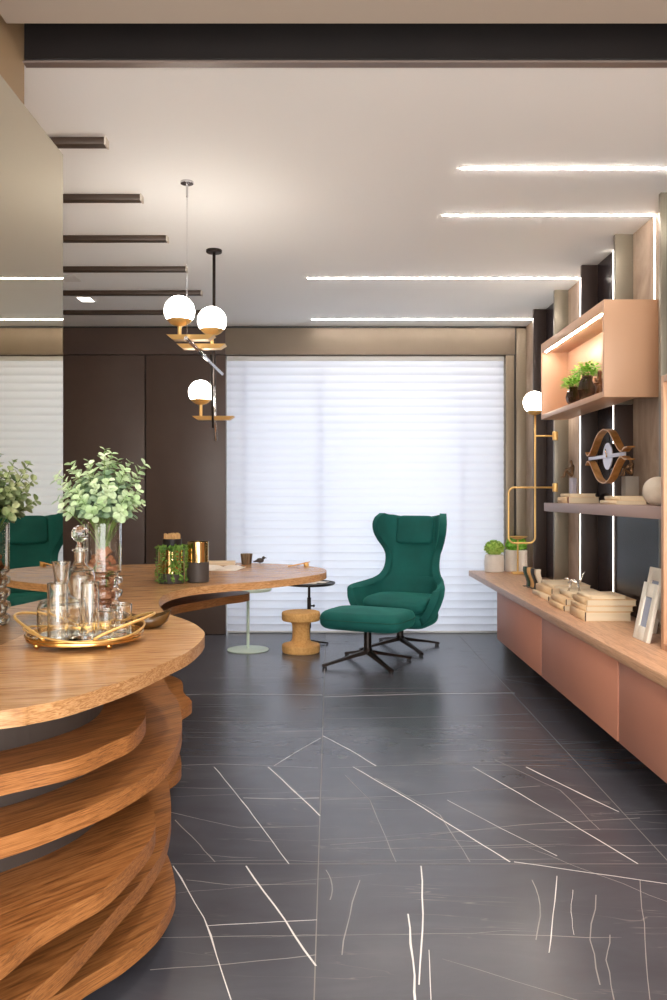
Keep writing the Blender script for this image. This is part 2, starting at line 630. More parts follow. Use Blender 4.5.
# far wall: brown doors, header, jamb, column
xw0, xw1 = at(226, 634, YB).x, at(505, 634, YB).x
zhead = at(0, 355.5, YB).z
b = MB()
b.box((XL, YB, zhead), (1.9, YB + .2, CZ))
b.box((XL, YB - .035, zhead + .004), (xw0, YB, CZ - .018))
b.box((xw0 + .001, YB - .035, zhead + .004), (at(515, 0, YB - .035).x, YB, CZ - .018), mi=1)
struct(b, 'wall_back', [M['brown'], M['header']])
b = MB(); b.box((XL, YB - .03, CZ - .018), (1.8, YB, CZ))
struct(b, 'trim_9', M['blackish'], 'shadow gap above the header')
xs = at(145, 0, 7.5).x
for i, (x0, x1) in enumerate(((XL, xs - .006), (xs + .006, xw0))):
    b = MB(); b.box((x0, YB - .04, .004), (x1, YB + .05, zhead - .004), .003)
    struct(b, 'door_%d' % (i + 1), M['brown'], 'tall flush dark brown door panel')
b = MB(); b.box((XL, YB + .0, 0), (xw0 - .02, YB + .2, zhead))
struct(b, 'wall_back_left', M['blackish'])
b = MB(); b.box((xw1, YB - .03, 0), (at(514.3, 0, YB - .03).x, YB + .2, zhead - .004), .002)
struct(b, 'trim_10', M['taupe'], 'taupe window jamb')
b = MB(); b.box((at(516.3, 0, YB - .03).x, YB - .03, 0), (1.86, YB + .2, CZ), .002)
struct(b, 'trim_11', M['taupe'], 'taupe corner post')
b = MB(); b.box((xw1, YB - .012, 0), (1.86, YB + .01, CZ - .01))
struct(b, 'trim_12', M['blackish'], 'dark groove beside the window jamb')

# window behind the blind: frame with mullions, pane
b = MB()
for x in (xw0, at(245, 0, 7.75).x, at(322, 0, 7.75).x, at(464, 0, 7.75).x, xw1 - .12):
    b.box((x, YB + .30, 0), (x + .04, YB + .33, zhead))
b.box((xw0, YB + .30, 0), (xw1, YB + .33, .05)); b.box((xw0, YB + .30, zhead - .05), (xw1, YB + .33, zhead))
win = struct(b, 'window_1', M['winframe'], 'wide window behind the white blind')
b = MB(); b.box((xw0, YB + .312, .05), (xw1, YB + .318, zhead - .05))
b.build('window_pane', M['pane'], win)

# the blind
bl = thing('window_blind', 'wide white horizontal-slat blind covering the bright window', 'blind', ((xw0 + xw1) / 2, YB + .05, 0))
hw = (xw1 - xw0) / 2 - .004
b = MB()
per = .0742
k = int((zhead - .02) / per)
z = zhead - .03
while z > .03:
    prof = []
    hgt = per * 1.10
    for i in range(9):
        t_ = i / 8
        prof.append((-.013 * math.sin(PI * t_ * .9) + .016 * (t_ - .5), max(.012, z - hgt * t_)))
    for lay in (0,):
        v0 = [b.bm.verts.new((-hw, y_, z_)) for y_, z_ in prof]
        v1 = [b.bm.verts.new((hw, y_, z_)) for y_, z_ in prof]
        for i in range(8):
            f_ = b.bm.faces.new((v0[i], v0[i + 1], v1[i + 1], v1[i])); f_.smooth = True
    z -= per
b.build('slats', M['blind'], bl, recalc=False)
b = MB(); b.box((-hw, -.03, zhead - .045), (hw, .03, zhead - .002), .006)
b.build('headrail', M['white'], bl)
b = MB(); b.box((-hw, -.012, .003), (hw, .012, .022), .006)
b.build('bottom_rail', M['white'], bl)
for u_ in (244, 320, 463):
    x_ = at(u_, 0, YB).x - (xw0 + xw1) / 2
    b = MB()
    b.box((x_ - .012, .022, .04), (x_ + .012, .024, zhead - .03))
    b.build('ladder_tape', M['blind'], bl)

# long side wall: bays of stone and smoked glass between projecting fins
FY = [6.83, 6.19, 5.52, 4.87, 4.20, 3.55, 2.88, 2.22]
ed = [YB] + FY + [-1.6]
bs, bd = MB(), MB()
for i in range(len(ed) - 1):
    (bs if i % 2 == 0 else bd).box((XR, ed[i + 1], 0), (XR + .12, ed[i], CZ + .02))
struct(bs, 'wall_right', M['stone'], 'beige stone bays of the cladded wall')
struct(bd, 'wall_right_glass', M['darkglass'], 'smoked glass bays of the cladded wall')
for i, y in enumerate(FY):
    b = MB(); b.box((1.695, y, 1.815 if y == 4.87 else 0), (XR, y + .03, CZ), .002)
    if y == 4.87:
        b.box((1.695, y, 0), (XR, y + .03, 1.811), .002, mi=1)  # fin below the niche box darkened, shade under the box put into the colour
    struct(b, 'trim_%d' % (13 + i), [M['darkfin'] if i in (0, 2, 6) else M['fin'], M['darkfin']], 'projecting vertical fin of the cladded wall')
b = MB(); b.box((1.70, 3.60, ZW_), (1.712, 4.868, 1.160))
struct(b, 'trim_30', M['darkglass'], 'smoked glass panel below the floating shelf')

# mirror on the near side wall
mr = thing('wall_mirror', 'tall bronze-tinted mirror panel behind the tray and vase', 'mirror', (XM, 1.0, 0))
mtop = at(63, 154.7, 2.887).z
b = MB(); b.box((-.16, -2.6, .0), (-.006, 1.887, mtop), 0)
b.build('backing_panel', M['tan'], mr)
b = MB(); b.box((-.006, -2.6, .0), (0, 1.887, mtop))
b.build('mirror_glass', M['mirror'], mr)

# ------------------------------------------------------------------ LED lines
lab = ['long thin ceiling light line closest to the window wall', 'long thin ceiling light line second from the window wall',
       'shorter ceiling light line above the shelf wall, third from the window', 'ceiling light line closest to the dark ceiling slot']
for i, (y, x0) in enumerate(((7.21, -.158), (5.85, -.157), (4.54, .626), (3.89, .62))):
    o = thing('ceiling_light_line', lab[i], 'light', (0, y, CZ), 0, 'ceiling light lines')
    b = MB()
    b.rings([[Vector((x_, (.0045 * math.cos(a_)), -.0015 - .0040 * math.sin(a_))) for a_ in [PI * j / 10 for j in range(11)]] for x_ in (x0, XR - .001)])
    b.build('diffuser', M['led'], o)
    b = MB()
    b.box((x0 - .003, -.014, -.0012), (XR, .014, 0))
    b.build('channel', M['white'], o)
wl = ['vertical wall light line in the bay beside the window', 'vertical wall light line behind the far end of the copper niche box',
      'vertical wall light line behind the wave sculpture', 'short vertical wall light line above the near end of the niche box',
      'vertical wall light line hidden by the copper frame']
for i, (y, zl) in enumerate(((7.20, .60), (5.885, .60), (5.20, .60), (4.54, 2.30))):
    o = thing('wall_light_line', wl[i], 'light', (XR, y, 0), 0, 'vertical wall light lines')
    b = MB(); b.box((-.004, -.008, zl), (-.001, .008, CZ - .002)); b.build('diffuser', M['ledwall'], o)
    b = MB()
    b.box((-.003, -.013, zl), (0, -.010, CZ)); b.box((-.003, .010, zl), (0, .013, CZ))
    b.build('channel', M['white'], o)

# downlights between the beams
for i, (x, y) in enumerate(((-1.93, 6.48), (-1.86, 5.86))):
    o = thing('recessed_downlight', ['square ceiling downlight between the two beams near the brown doors', 'square ceiling downlight cut off by the mirror edge'][i], 'light', (x, y, CZ), 0, 'square downlights')
    b = MB(); b.box((-.05, -.07, -.003), (.05, .07, -.001)); b.build('lens', M['spot'] if i == 0 else M['white'], o)
    b = MB()
    for lo, hi in (((-.060, -.080, -.005), (-.05, .080, 0)), ((.05, -.080, -.005), (.060, .080, 0)), ((-.05, -.080, -.005), (.05, -.07, 0)), ((-.05, .07, -.005), (.05, .080, 0))):
        b.box(lo, hi)
    b.build('bezel', M['white'], o)

# ================================================================== TABLE
ZT = .845
TH = .037


def tablepts(pxs, z):
    return [tuple(on(u, v_, z)[:2]) for u, v_ in pxs]


top_edge = [(0, 710.5), (33, 705.6), (66, 699), (99, 689), (132, 677.5), (165, 662.7), (191, 649.5), (204.6, 635), (198, 626),
            (185, 619.5), (168, 613.5), (159.5, 606), (160.5, 598), (171, 592), (193, 587.3), (224.5, 584.3), (256, 582), (287.4, 579),
            (309.5, 576), (322, 573.6), (326.5, 570.8), (319, 567.4), (287, 564.3), (240, 562.6), (190, 562.8), (130, 564.6), (63, 566)]
pts = [(-.938, 1.47)] + tablepts(top_edge, ZT) + [(-1.9, 4.9), (-1.95, 4.2), (-1.75, 3.4), (-1.335, 3.02)]
curve = [tuple(p) for p in catmull([Vector((p[0], p[1], 0)) for p in pts], 8)]
outline = [(x, y) for x, y, z_ in curve] + [(-1.0, 2.965), (-.938, 2.955)]
tbl = thing('sculptural_table', 'long curving oak table of stacked wavy tiers running along the mirror', 'table', (-.9, 3.0, 0))
inv = Vector((.9, -3.0, 0))


def slab(outl, z0, z1, name, mt, bev=.003):
    b_ = MB()
    b_.prism([(x + inv.x, y + inv.y) for x, y in outl], z0, z1, bevel=bev)
    return b_.build(name, mt, tbl)


slab(outline, ZT - TH, ZT, 'tabletop', M['oak'])


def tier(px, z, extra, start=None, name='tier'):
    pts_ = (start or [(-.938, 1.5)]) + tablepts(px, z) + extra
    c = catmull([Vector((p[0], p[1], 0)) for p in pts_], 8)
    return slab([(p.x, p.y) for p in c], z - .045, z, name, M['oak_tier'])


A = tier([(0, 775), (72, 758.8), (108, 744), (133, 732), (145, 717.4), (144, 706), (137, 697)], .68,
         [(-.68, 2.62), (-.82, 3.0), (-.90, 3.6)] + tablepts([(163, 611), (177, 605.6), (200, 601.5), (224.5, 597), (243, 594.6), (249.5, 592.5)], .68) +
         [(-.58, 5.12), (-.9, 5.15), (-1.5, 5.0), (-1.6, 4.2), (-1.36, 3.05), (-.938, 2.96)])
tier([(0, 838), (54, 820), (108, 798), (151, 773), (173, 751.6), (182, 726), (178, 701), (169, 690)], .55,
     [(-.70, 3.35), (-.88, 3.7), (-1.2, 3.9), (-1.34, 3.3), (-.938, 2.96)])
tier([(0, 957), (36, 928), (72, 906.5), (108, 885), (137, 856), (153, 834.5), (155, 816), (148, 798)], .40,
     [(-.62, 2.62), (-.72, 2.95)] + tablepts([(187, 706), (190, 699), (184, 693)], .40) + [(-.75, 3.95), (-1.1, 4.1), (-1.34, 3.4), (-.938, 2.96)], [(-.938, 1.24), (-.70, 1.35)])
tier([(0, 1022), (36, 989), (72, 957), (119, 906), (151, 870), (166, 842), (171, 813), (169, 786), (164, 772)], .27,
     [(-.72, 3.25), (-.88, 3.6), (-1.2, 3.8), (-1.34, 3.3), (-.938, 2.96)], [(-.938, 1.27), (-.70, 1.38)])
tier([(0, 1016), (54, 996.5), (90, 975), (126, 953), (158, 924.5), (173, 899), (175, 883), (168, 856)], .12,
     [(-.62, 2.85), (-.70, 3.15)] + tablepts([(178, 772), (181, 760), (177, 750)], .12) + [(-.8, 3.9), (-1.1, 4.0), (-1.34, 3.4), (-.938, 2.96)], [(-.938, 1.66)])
cc = catmull([Vector((x, y, 0)) for x, y in [(-.938, 1.80), (-.80, 1.86), (-.68, 2.0), (-.625, 2.16), (-.65, 2.36), (-.76, 2.7), (-.80, 3.1), (-.92, 3.5), (-1.2, 3.6), (-1.34, 3.3), (-.938, 2.96)]], 6)
b = MB(); b.prism([(p.x + inv.x, p.y + inv.y) for p in cc], 0.0, ZT - TH + .001)
b.build('core', M['core'], tbl)

# ---- tray
TC = Vector((-.712, 2.385, ZT))
tray = thing('serving_tray', 'oval gold tray with looped wire handles and mirrored base on the oak table', 'tray', TC)
RX, RY = .163, .163
b = MB()
N_ = 56


def ell(a, rx, ry, z):
    return Vector((rx * math.cos(a), ry * math.sin(a), z))


rim = [ell(2 * PI * i / N_, RX, RY, .028) for i in range(N_)]
b.tube(rim, .0045, 8, closed=True)
rings = []
for rx_, z_ in ((0.0, .014), (.003, .030), (-.002, .030), (-.004, .016)):
    rings.append([ell(2 * PI * i / N_, RX + rx_, RY + rx_, z_) for i in range(N_)])
rings.append(rings[0])
b.rings(rings, cap=False)
b.build('rim', M['gold'], tray)
b = MB()
b.prism([tuple(ell(2 * PI * i / N_, RX - .003, RY - .003, 0)[:2]) for i in range(N_)], .016, .021)
b.build('mirror_base', M['traymirror'], tray)
for s in (-1, 1):
    b = MB()
    pts_ = []
    for i in range(25):
        a = -1.15 + 2.3 * i / 24
        lift = math.cos(a / 1.15 * PI / 2)
        rx_ = RX + .004 + .032 * lift
        pts_.append(Vector((s * (rx_ * math.cos(a)), (RY + .004) * math.sin(a) * (1 - .1 * lift), .034 + .048 * lift ** .8)))
    b.tube(pts_, .0042, 8)
    b.build('wire_handle', M['brass'], tray)
for a in (-.85, -2.3, .85, 2.3):
    b = MB(); p = ell(a, RX - .012, RY - .012, .0095)
    b.sphere(p, .0095, 14, 10)
    b.build('ball_foot', M['gold'], tray)
# swirling second wire
b = MB()
pts_ = [ell(2 * PI * i / 40, RX + .006, RY + .006, .038 + .012 * math.sin(2 * PI * i / 40 * 2 + .6)) for i in range(40)]
b.tube(pts_, .003, 8, closed=True)
b.build('wire_loop', M['brass'], tray)

ZS = ZT + .0212


def tz(u, v_):
    p = on(u, v_, ZS)
    return p


def tumbler(name, label, cat, u, v_, rpx, hgt, taper=1.0, group=None, facets=32):
    p = tz(u, v_)
    r = rpx * p.y / FOC
    o = thing(name, label, cat, p, 0, group)
    b_ = MB()
    th = .0028
    b_.lathe([(0, 0), (r * taper - .003, 0), (r * taper, .003), (r, hgt - .002), (r - th * .5, hgt), (r - th, hgt - .002), (r * taper - th, .014), (0, .012)], seg=facets)
    b_.build('glass_body', M['glass'], o)
    return o


# squat carafe, decanter, glasses (all standing on the tray's mirror)
def lathe_thing(name, label, cat, p, prof, mt, part, rz=0, seg=36):
    o = thing(name, label, cat, p, rz)
    b_ = MB(); b_.lathe(prof, seg=seg); b_.build(part, mt, o)
    return o


p = Vector((-.773, 2.36, ZS))
car = lathe_thing('carafe', 'squat round-shouldered glass carafe with flared mouth on the gold tray', 'carafe', p,
                  [(0, 0), (.062, 0), (.066, .005), (.067, .085), (.060, .102), (.034, .112), (.022, .122), (.019, .150), (.022, .185), (.026, .215), (.024, .215), (.020, .185),
                   (.0165, .150), (.019, .124), (.032, .109), (.056, .099), (.0635, .085), (.0625, .009), (0, .008)], M['glass'], 'carafe_body')
p = Vector((-.768, 2.52, ZS))
dec = lathe_thing('decanter', 'tall glass decanter with round crystal ball stopper on the gold tray', 'decanter', p,
                  [(0, 0), (.043, 0), (.046, .004), (.046, .155), (.040, .178), (.024, .190), (.019, .200), (.018, .232), (.024, .238), (.024, .242), (.015, .242),
                   (.0145, .200), (.020, .187), (.037, .174), (.0425, .154), (.0425, .010), (0, .008)], M['glass'], 'decanter_body')
b = MB(); b.sphere((0, 0, .288), .0265, 12, 9); b.lathe([(0, .236), (.0135, .236), (.0135, .245), (.010, .262), (0, .264)], seg=20)
bs_ = b.build('ball_stopper', M['glass'], dec)
for f_ in bs_.data.polygons:
    f_.use_smooth = False
tumbler('highball_glass', 'tall straight glass in front of the squat carafe', 'glass', 57.5, 642.6, 10, .165, .95, 'glasses on the gold tray')
tumbler('highball_glass', 'tall straight glass between the decanter and the short tumbler', 'glass', 90, 640, 9, .163, .95, 'glasses on the gold tray')
tumbler('short_tumbler', 'low wide tumbler closest to the brown dish on the tray', 'glass', 121, 630.5, 11, .080, .92, 'glasses on the gold tray')
tumbler('short_tumbler', 'low wide tumbler tucked between tall glass and other tumbler', 'glass', 106, 637, 10.5, .078, .92, 'glasses on the gold tray')

# ---- vase with eucalyptus
VP = Vector((-.753, 2.72, ZT))
vz = thing('glass_vase', 'clear cylinder glass vase with ringed foot behind the decanter', 'vase', VP)
R = .060
prof = [(0, 0), (R - .004, 0)]
for i in range(4):
    z0 = .002 + i * .042
    prof += [(R - .004, z0 + .004), (R + .002, z0 + .010), (R + .004, z0 + .018), (R + .002, z0 + .027), (R - .010, z0 + .033), (R - .010, z0 + .039)]
prof += [(R - .002, .172), (R, .176), (R, .335), (R - .004, .335), (R - .004, .178), (R - .014, .170), (R - .014, .012), (0, .010)]
b = MB(); b.lathe(prof, seg=44)
b.build('vase_body', M['glass'], vz)
b = MB()
rr = random.Random(5)
for i in range(84):
    a = rr.uniform(0, 2 * PI)
    hz = .03 + (i / 84) * .215
    zz = ZT + hz
    r_ = (.030 if hz < .165 else .040 * min(1, (.262 - hz) / .055)) * math.sqrt(rr.random())
    if .155 < hz < .18:
        r_ = min(r_, .030)
    Mx = Matrix.Translation((VP.x + r_ * math.cos(a), VP.y + r_ * math.sin(a), zz)) @ Matrix.Rotation(rr.uniform(0, 6), 4, 'X') @ Matrix.Rotation(rr.uniform(0, 6), 4, 'Z')
    w = rr.uniform(.009, .016)
    b.box((-w, -w * .8, -.006), (w, w * .8, .006), .003, mtx=Mx, smooth=False)
o = b.build('bark_chips', M['bark'])
tag(o, 'reddish brown bark chips filling the clear vase', 'bark chips', kind='stuff')
eu = thing('eucalyptus_bouquet', 'bunch of round-leaved green eucalyptus standing in the clear vase', 'plant', VP + Vector((0, 0, .2)))
bl_, bst = MB(), MB()
rr = random.Random(21)


def leaf(bm_, c, d_, nrm, L, W, mi=0):
    d_ = d_.normalized(); sd = d_.cross(nrm).normalized(); nn = sd.cross(d_).normalized()
    pts_ = []
    for i in range(10):
        a = 2 * PI * i / 10
        pts_.append(c + d_ * (L * .5 * (1 - math.cos(a))) + sd * (W * .5 * math.sin(a)) + nn * (.12 * W * abs(math.sin(a)) ** 1.5 - .10 * L * ((1 - math.cos(a)) / 2) ** 2))
    mid0, mid1 = c, c + d_ * L - nn * .10 * L
    for side in (range(0, 6), range(5, 11)):
        vs = [bm_.bm.verts.new(pts_[i % 10]) for i in side]
        f_ = bm_.bm.faces.new(vs); f_.smooth = True; f_.material_index = mi


def spray(base, tip, nl, size, rr_, bow):
    P0 = base; P2 = tip
    P1 = (P0 + P2) / 2 + bow
    pts_ = [P0 * (1 - t_) ** 2 + P1 * 2 * t_ * (1 - t_) + P2 * t_ * t_ for t_ in [i / 12 for i in range(13)]]
    bst.tube(pts_, [.0022 - .0012 * i / 12 for i in range(13)], 5)
    for k_ in range(nl):
        t_ = .44 + .56 * k_ / (nl - 1)
        c = P0 * (1 - t_) ** 2 + P1 * 2 * t_ * (1 - t_) + P2 * t_ * t_
        ax = (P2 - P1).normalized()
        s_ = size * (1.25 - .85 * t_) * rr_.uniform(.8, 1.15)
        a0 = k_ * PI / 2 + rr_.uniform(-.4, .4)
        q = ax.orthogonal().normalized(); w_ = ax.cross(q)
        if c.z < .155:
            continue
        for sgn in (0, PI):
            od = q * math.cos(a0 + sgn) + w_ * math.sin(a0 + sgn)
            dd = od * 1.0 + ax * rr_.uniform(.2, .7) + Vector((0, 0, rr_.uniform(-.25, .2)))
            nn = (ax * 1.0 + Vector((rr_.uniform(-.4, .4), rr_.uniform(-.8, 0), rr_.uniform(.1, .9))))
            leaf(bl_, c, dd, nn, s_, s_ * .9, 1 if t_ > .86 else 0)


targets = [(-.148, -.02, .150), (-.115, .03, .205), (-.085, -.05, .185), (-.06, .05, .215), (-.035, -.03, .205), (-.005, .04, .255), (.02, -.05, .232),
           (.045, .02, .220), (.075, .05, .215), (.085, -.05, .18), (.115, .0, .160), (.132, .03, .205), (-.10, -.07, .13), (-.06, -.09, .12),
           (.0, -.10, .14), (.05, -.09, .115), (.095, -.06, .105), (-.02, .09, .17), (.12, -.02, .12), (-.03, -.06, .17), (.03, .0, .24), (-.12, .0, .11), (-.09, .06, .16), (.07, .0, .18), (-.13, -.05, .17), (.06, .08, .16), (-.05, -.11, .08), (.03, -.12, .085), (.10, -.02, .09), (-.09, -.04, .085), (-.15, .0, .085), (.125, .02, .075), (-.11, -.08, .06), (.09, -.10, .06), (0, -.13, .055), (.12, -.05, .085), (-.07, .08, .06), (.07, .09, .06), (-.04, -.13, .10), (.05, -.11, .15)]
for (x, y, z) in targets:
    tip = Vector((x, y, z + .125))
    base = Vector((-x * .22 + rr.uniform(-.012, .012), -y * .2, -.06))
    spray(base, tip, 13, .057, rr, Vector((-x * .35, -y * .3, .05)))
bl_.build('foliage', [M['euca'], M['euca_tip']], eu, recalc=False)
bst.build('stems', M['stem'], eu)

# ---- brown dish
p = on(147, 628, ZT)
o = thing('ceramic_dish', 'glossy dark brown boat-shaped ceramic dish beside the gold tray', 'dish', p, .25)
b = MB()
rings = []
for r_, z_ in ((.012, .0), (.034, .003), (.052, .018), (.060, .045), (.057, .046), (.048, .022), (.030, .008), (.010, .007)):
    rings.append([Vector((r_ * 1.28 * math.cos(2 * PI * i / 28), r_ * .80 * math.sin(2 * PI * i / 28), z_ + (.010 * math.cos(4 * PI * i / 28) * (z_ / .045)))) for i in range(28)])
b.rings(rings)
b.build('bowl_body', M['ceramic'], o)

# ---- trailing plant in gold pot, match jar, two-tone holder
p = on(171, 583, ZT); s = p.y / FOC
o = thing('trailing_plant', 'trailing green creeper spilling over a gold mirrored pot on the table', 'plant', p)
b = MB(); r = 12.6 * s
b.lathe([(0, .0), (r - .004, 0), (r, .004), (r, .05)], seg=36); b.build('pot_base', M['charcoal'], o)
b = MB(); b.lathe([(r, .05), (r, .165), (r - .003, .165), (r - .003, .052)], seg=36); b.build('gold_pot', M['goldmirror'], o)
b = MB(); b.lathe([(0, .155), (r - .004, .155), (r - .004, .150), (0, .150)], seg=24); b.build('soil', M['blackish'], o)
b = MB(); bst = MB()
rr = random.Random(4)
for i in range(19):
    a = rr.uniform(0, 2 * PI) if i > 6 else -PI / 2 + rr.uniform(-1.5, 1.5)
    rad = r + .010
    drop = rr.uniform(.05, .19)
    if i % 3 == 0:
        drop = .175
    path = [Vector((rad * .4 * math.cos(a), rad * .4 * math.sin(a), .160)), Vector((rad * .9 * math.cos(a), rad * .9 * math.sin(a), .182)),
            Vector((rad * 1.02 * math.cos(a), rad * 1.02 * math.sin(a), .160)), Vector((rad * 1.02 * math.cos(a), rad * 1.02 * math.sin(a), .17 - drop * .6)),
            Vector((rad * (1.02 + .05 * rr.random()) * math.cos(a + .1), rad * 1.03 * math.sin(a + .1), .178 - drop))]
    cv = catmull(path, 7)
    bst.tube(cv, .0012, 4)
    for q in cv:
        for _ in range(1 if rr.random() < .7 else 2):
            d_ = Vector((math.cos(a) + rr.uniform(-1, 1), math.sin(a) + rr.uniform(-1, 1), rr.uniform(-.6, .5)))
            q2 = Vector((q.x, q.y, max(q.z, .016)))
            leaf(b, q2, d_, Vector((math.cos(a), math.sin(a), .5)), rr.uniform(.009, .015), .010)
b.build('foliage', M['trail'], o, recalc=False); bst.build('vines', M['stem'], o)

p = on(172, 578.5, ZT)
o = thing('match_jar', 'black jar packed with long matches behind the trailing plant', 'jar', p)
b = MB(); r = 9.6 * p.y / FOC
b.lathe([(0, 0), (r - .003, 0), (r, .003), (r, .205), (r - .003, .205), (r - .003, .006), (0, .006)], seg=32); b.build('jar_body', M['blackish'], o)
b = MB()
rr = random.Random(3)
for i in range(60):
    a = rr.uniform(0, 2 * PI); q = (r - .006) * math.sqrt(rr.random())
    x, y = q * math.cos(a), q * math.sin(a); h_ = .222 + rr.uniform(0, .014)
    b.tube([(x, y, .008), (x * 1.02, y * 1.02, h_)], .0022, 5)
q = b.build('matches', M['match'], o); q['kind'] = 'stuff'

p = on(198, 582, ZT); s = p.y / FOC; r = 10.9 * s
o = thing('candle_holder', 'cylinder holder with gold mirrored upper half and charcoal lower half', 'holder', p)
b = MB(); b.lathe([(0, 0), (r - .003, 0), (r, .003), (r, .100), (r - .002, .101), (0, .101)], seg=36); b.build('base', M['charcoal'], o)
b = MB(); b.lathe([(r - .001, .100), (r - .001, .200), (r - .003, .200), (r - .003, .101)], seg=36); b.build('gold_cylinder', M['goldmirror'], o)

# papers on the table
p = on(218, 569, ZT)
o = thing('open_booklet', 'pale open booklet lying flat on the far table surface', 'booklet', p, -.12)
for sgn in (-1, 1):
    b = MB()
    pr = [Vector((sgn * (.002 + .135 * i / 8), 0, .004 + .010 * math.sin(PI * min(1, (i / 8) * 1.15)) ** .8)) for i in range(9)]
    rings = [[q + Vector((0, y_, 0)) for q in pr] + [Vector((q.x, y_, .001)) for q in reversed(pr)] for y_ in (-.12, .12)]
    b.rings(rings, smooth=False); b.build('page_block', M['paper'], o)
p = on(216, 564.5, ZT)
o = thing('closed_notebook', 'thin cream notebook behind the open booklet', 'notebook', p, .1)
b = MB(); b.box((-.12, -.075, 0), (.12, .075, .003)); b.box((-.12, -.075, .015), (.12, .075, .018)); b.box((-.12, -.075, .003), (-.117, .075, .015)); b.build('cover', M['kraft2'], o)
b = MB(); b.box((-.116, -.072, .003), (.117, .072, .015)); b.build('pages', M['pages'], o)

# small ribbed cup, bird, sticks near the far edge of the tabletop
p = on(246.5, 564.3, ZT); s = p.y / FOC
o = thing('ribbed_cup', 'small dark ribbed metal cup at the far table edge', 'cup', p)
b = MB()
prof = [(0, 0), (.028, 0), (.030, .002), (.037, .066), (.034, .066), (.028, .006), (0, .005)]
SEG = 40
rings = []
for (r_, z_) in prof[1:-1]:
    rings.append([Vector(((r_ * (1 + (.035 if (i // 2) % 2 else -.035) * (1 if r_ > .0295 else 0))) * math.cos(2 * PI * i / SEG), (r_ * (1 + (.035 if (i // 2) % 2 else -.035) * (1 if r_ > .0295 else 0))) * math.sin(2 * PI * i / SEG), z_)) for i in range(SEG)])
b.rings(rings, smooth=False)
b.build('cup_body', mat('ribbed_dark_brass', (112, 94, 72), .35, .6), o)
p = on(260, 564.3, ZT)
o = thing('bird_figurine', 'tiny dark bird figurine beside the ribbed cup', 'figurine', p, .2)
b = MB()
b.sphere((0, 0, .024), .016, 16, 10, sc=(1.55, .9, .95)); b.sphere((.022, 0, .040), .010, 14, 9)
b.tube([(.030, 0, .040), (.044, 0, .038)], [.004, .0005], 8)
b.tube([(-.015, 0, .022), (-.042, 0, .016)], [.009, .003], 8)
b.tube([(0, .006, .012), (0, .006, 0)], .002, 6); b.tube([(0, -.006, .012), (0, -.006, 0)], .002, 6)
b.build('bird_body', M['charcoal'], o)
p = on(299, 566.5, ZT)
o = thing('wooden_utensil', 'pale wooden paddle stick lying on the rounded table tip', 'utensil', p, .38)
b = MB()
rings = []
for x_, w_, h_, z_ in ((-.07, .004, .004, .004), (-.02, .005, .004, .010), (.02, .006, .004, .016), (.045, .011, .004, .021), (.062, .011, .003, .024), (.07, .004, .002, .026)):
    rings.append([Vector((x_, w_ * math.cos(2 * PI * i / 10), z_ + h_ * math.sin(2 * PI * i / 10))) for i in range(10)])
b.rings(rings); b.build('stick', M['cork'], o)
b = MB(); b.box((.035, -.016, 0), (.058, .016, .019), .002); b.build('rest', M['brass'], o)

# ================================================================== SIDE TABLES, STOOL
g = on(248, 650)
o = thing('side_table', 'pale mint green round pedestal side table half hidden under the oak table', 'side table', g)
b = MB(); b.lathe([(0, 0), (.168, 0), (.172, .004), (.170, .009), (.03, .016), (0, .016)], seg=48); b.build('base_disc', M['mint'], o)
b = MB(); b.lathe([(.0125, .014), (.0125, .492)], seg=18); b.build('stem', M['mint'], o)
b = MB(); b.tube([(-.012, 0, .43), (-.04, -.01, .43)], .006, 8); b.sphere((-.042, -.01, .43), .010, 12, 8); b.build('clamp_knob', M['mint'], o)
b = MB(); b.lathe([(0, .490), (.19, .490), (.195, .496), (.195, .512), (.191, .512), (.190, .500), (0, .500)], seg=56); b.build('tray_top', M['mint'], o)
MT = g + Vector((0, 0, .5))
q = MT + Vector((-.075, -.02, 0))
o2 = thing('leafy_bowl', 'small dark bowl of leaves on the mint side table', 'plant', q)
b = MB(); b.lathe([(0, 0), (.025, 0), (.05, .03), (.047, .03), (.024, .005), (0, .005)], seg=24); b.build('bowl', M['charcoal'], o2)
b = MB(); rr = random.Random(9)
for i in range(50):
    a = rr.uniform(0, 2 * PI); r_ = rr.uniform(0, .04)
    leaf(b, Vector((r_ * math.cos(a), r_ * math.sin(a), .03 + rr.uniform(0, .02))), Vector((math.cos(a), math.sin(a), rr.uniform(-.1, .8))), Vector((0, -.3, 1)), .026, .016)
b.build('foliage', M['trail'], o2, recalc=False)
q = MT + Vector((.045, 0, 0))
o2 = thing('glass_cone', 'small clear glass cone on the mint side table', 'ornament', q)
b = MB(); b.lathe([(0, 0), (.036, 0), (.037, .003), (.010, .062), (0, .066)], seg=32); b.build('cone_body', M['glass'], o2)

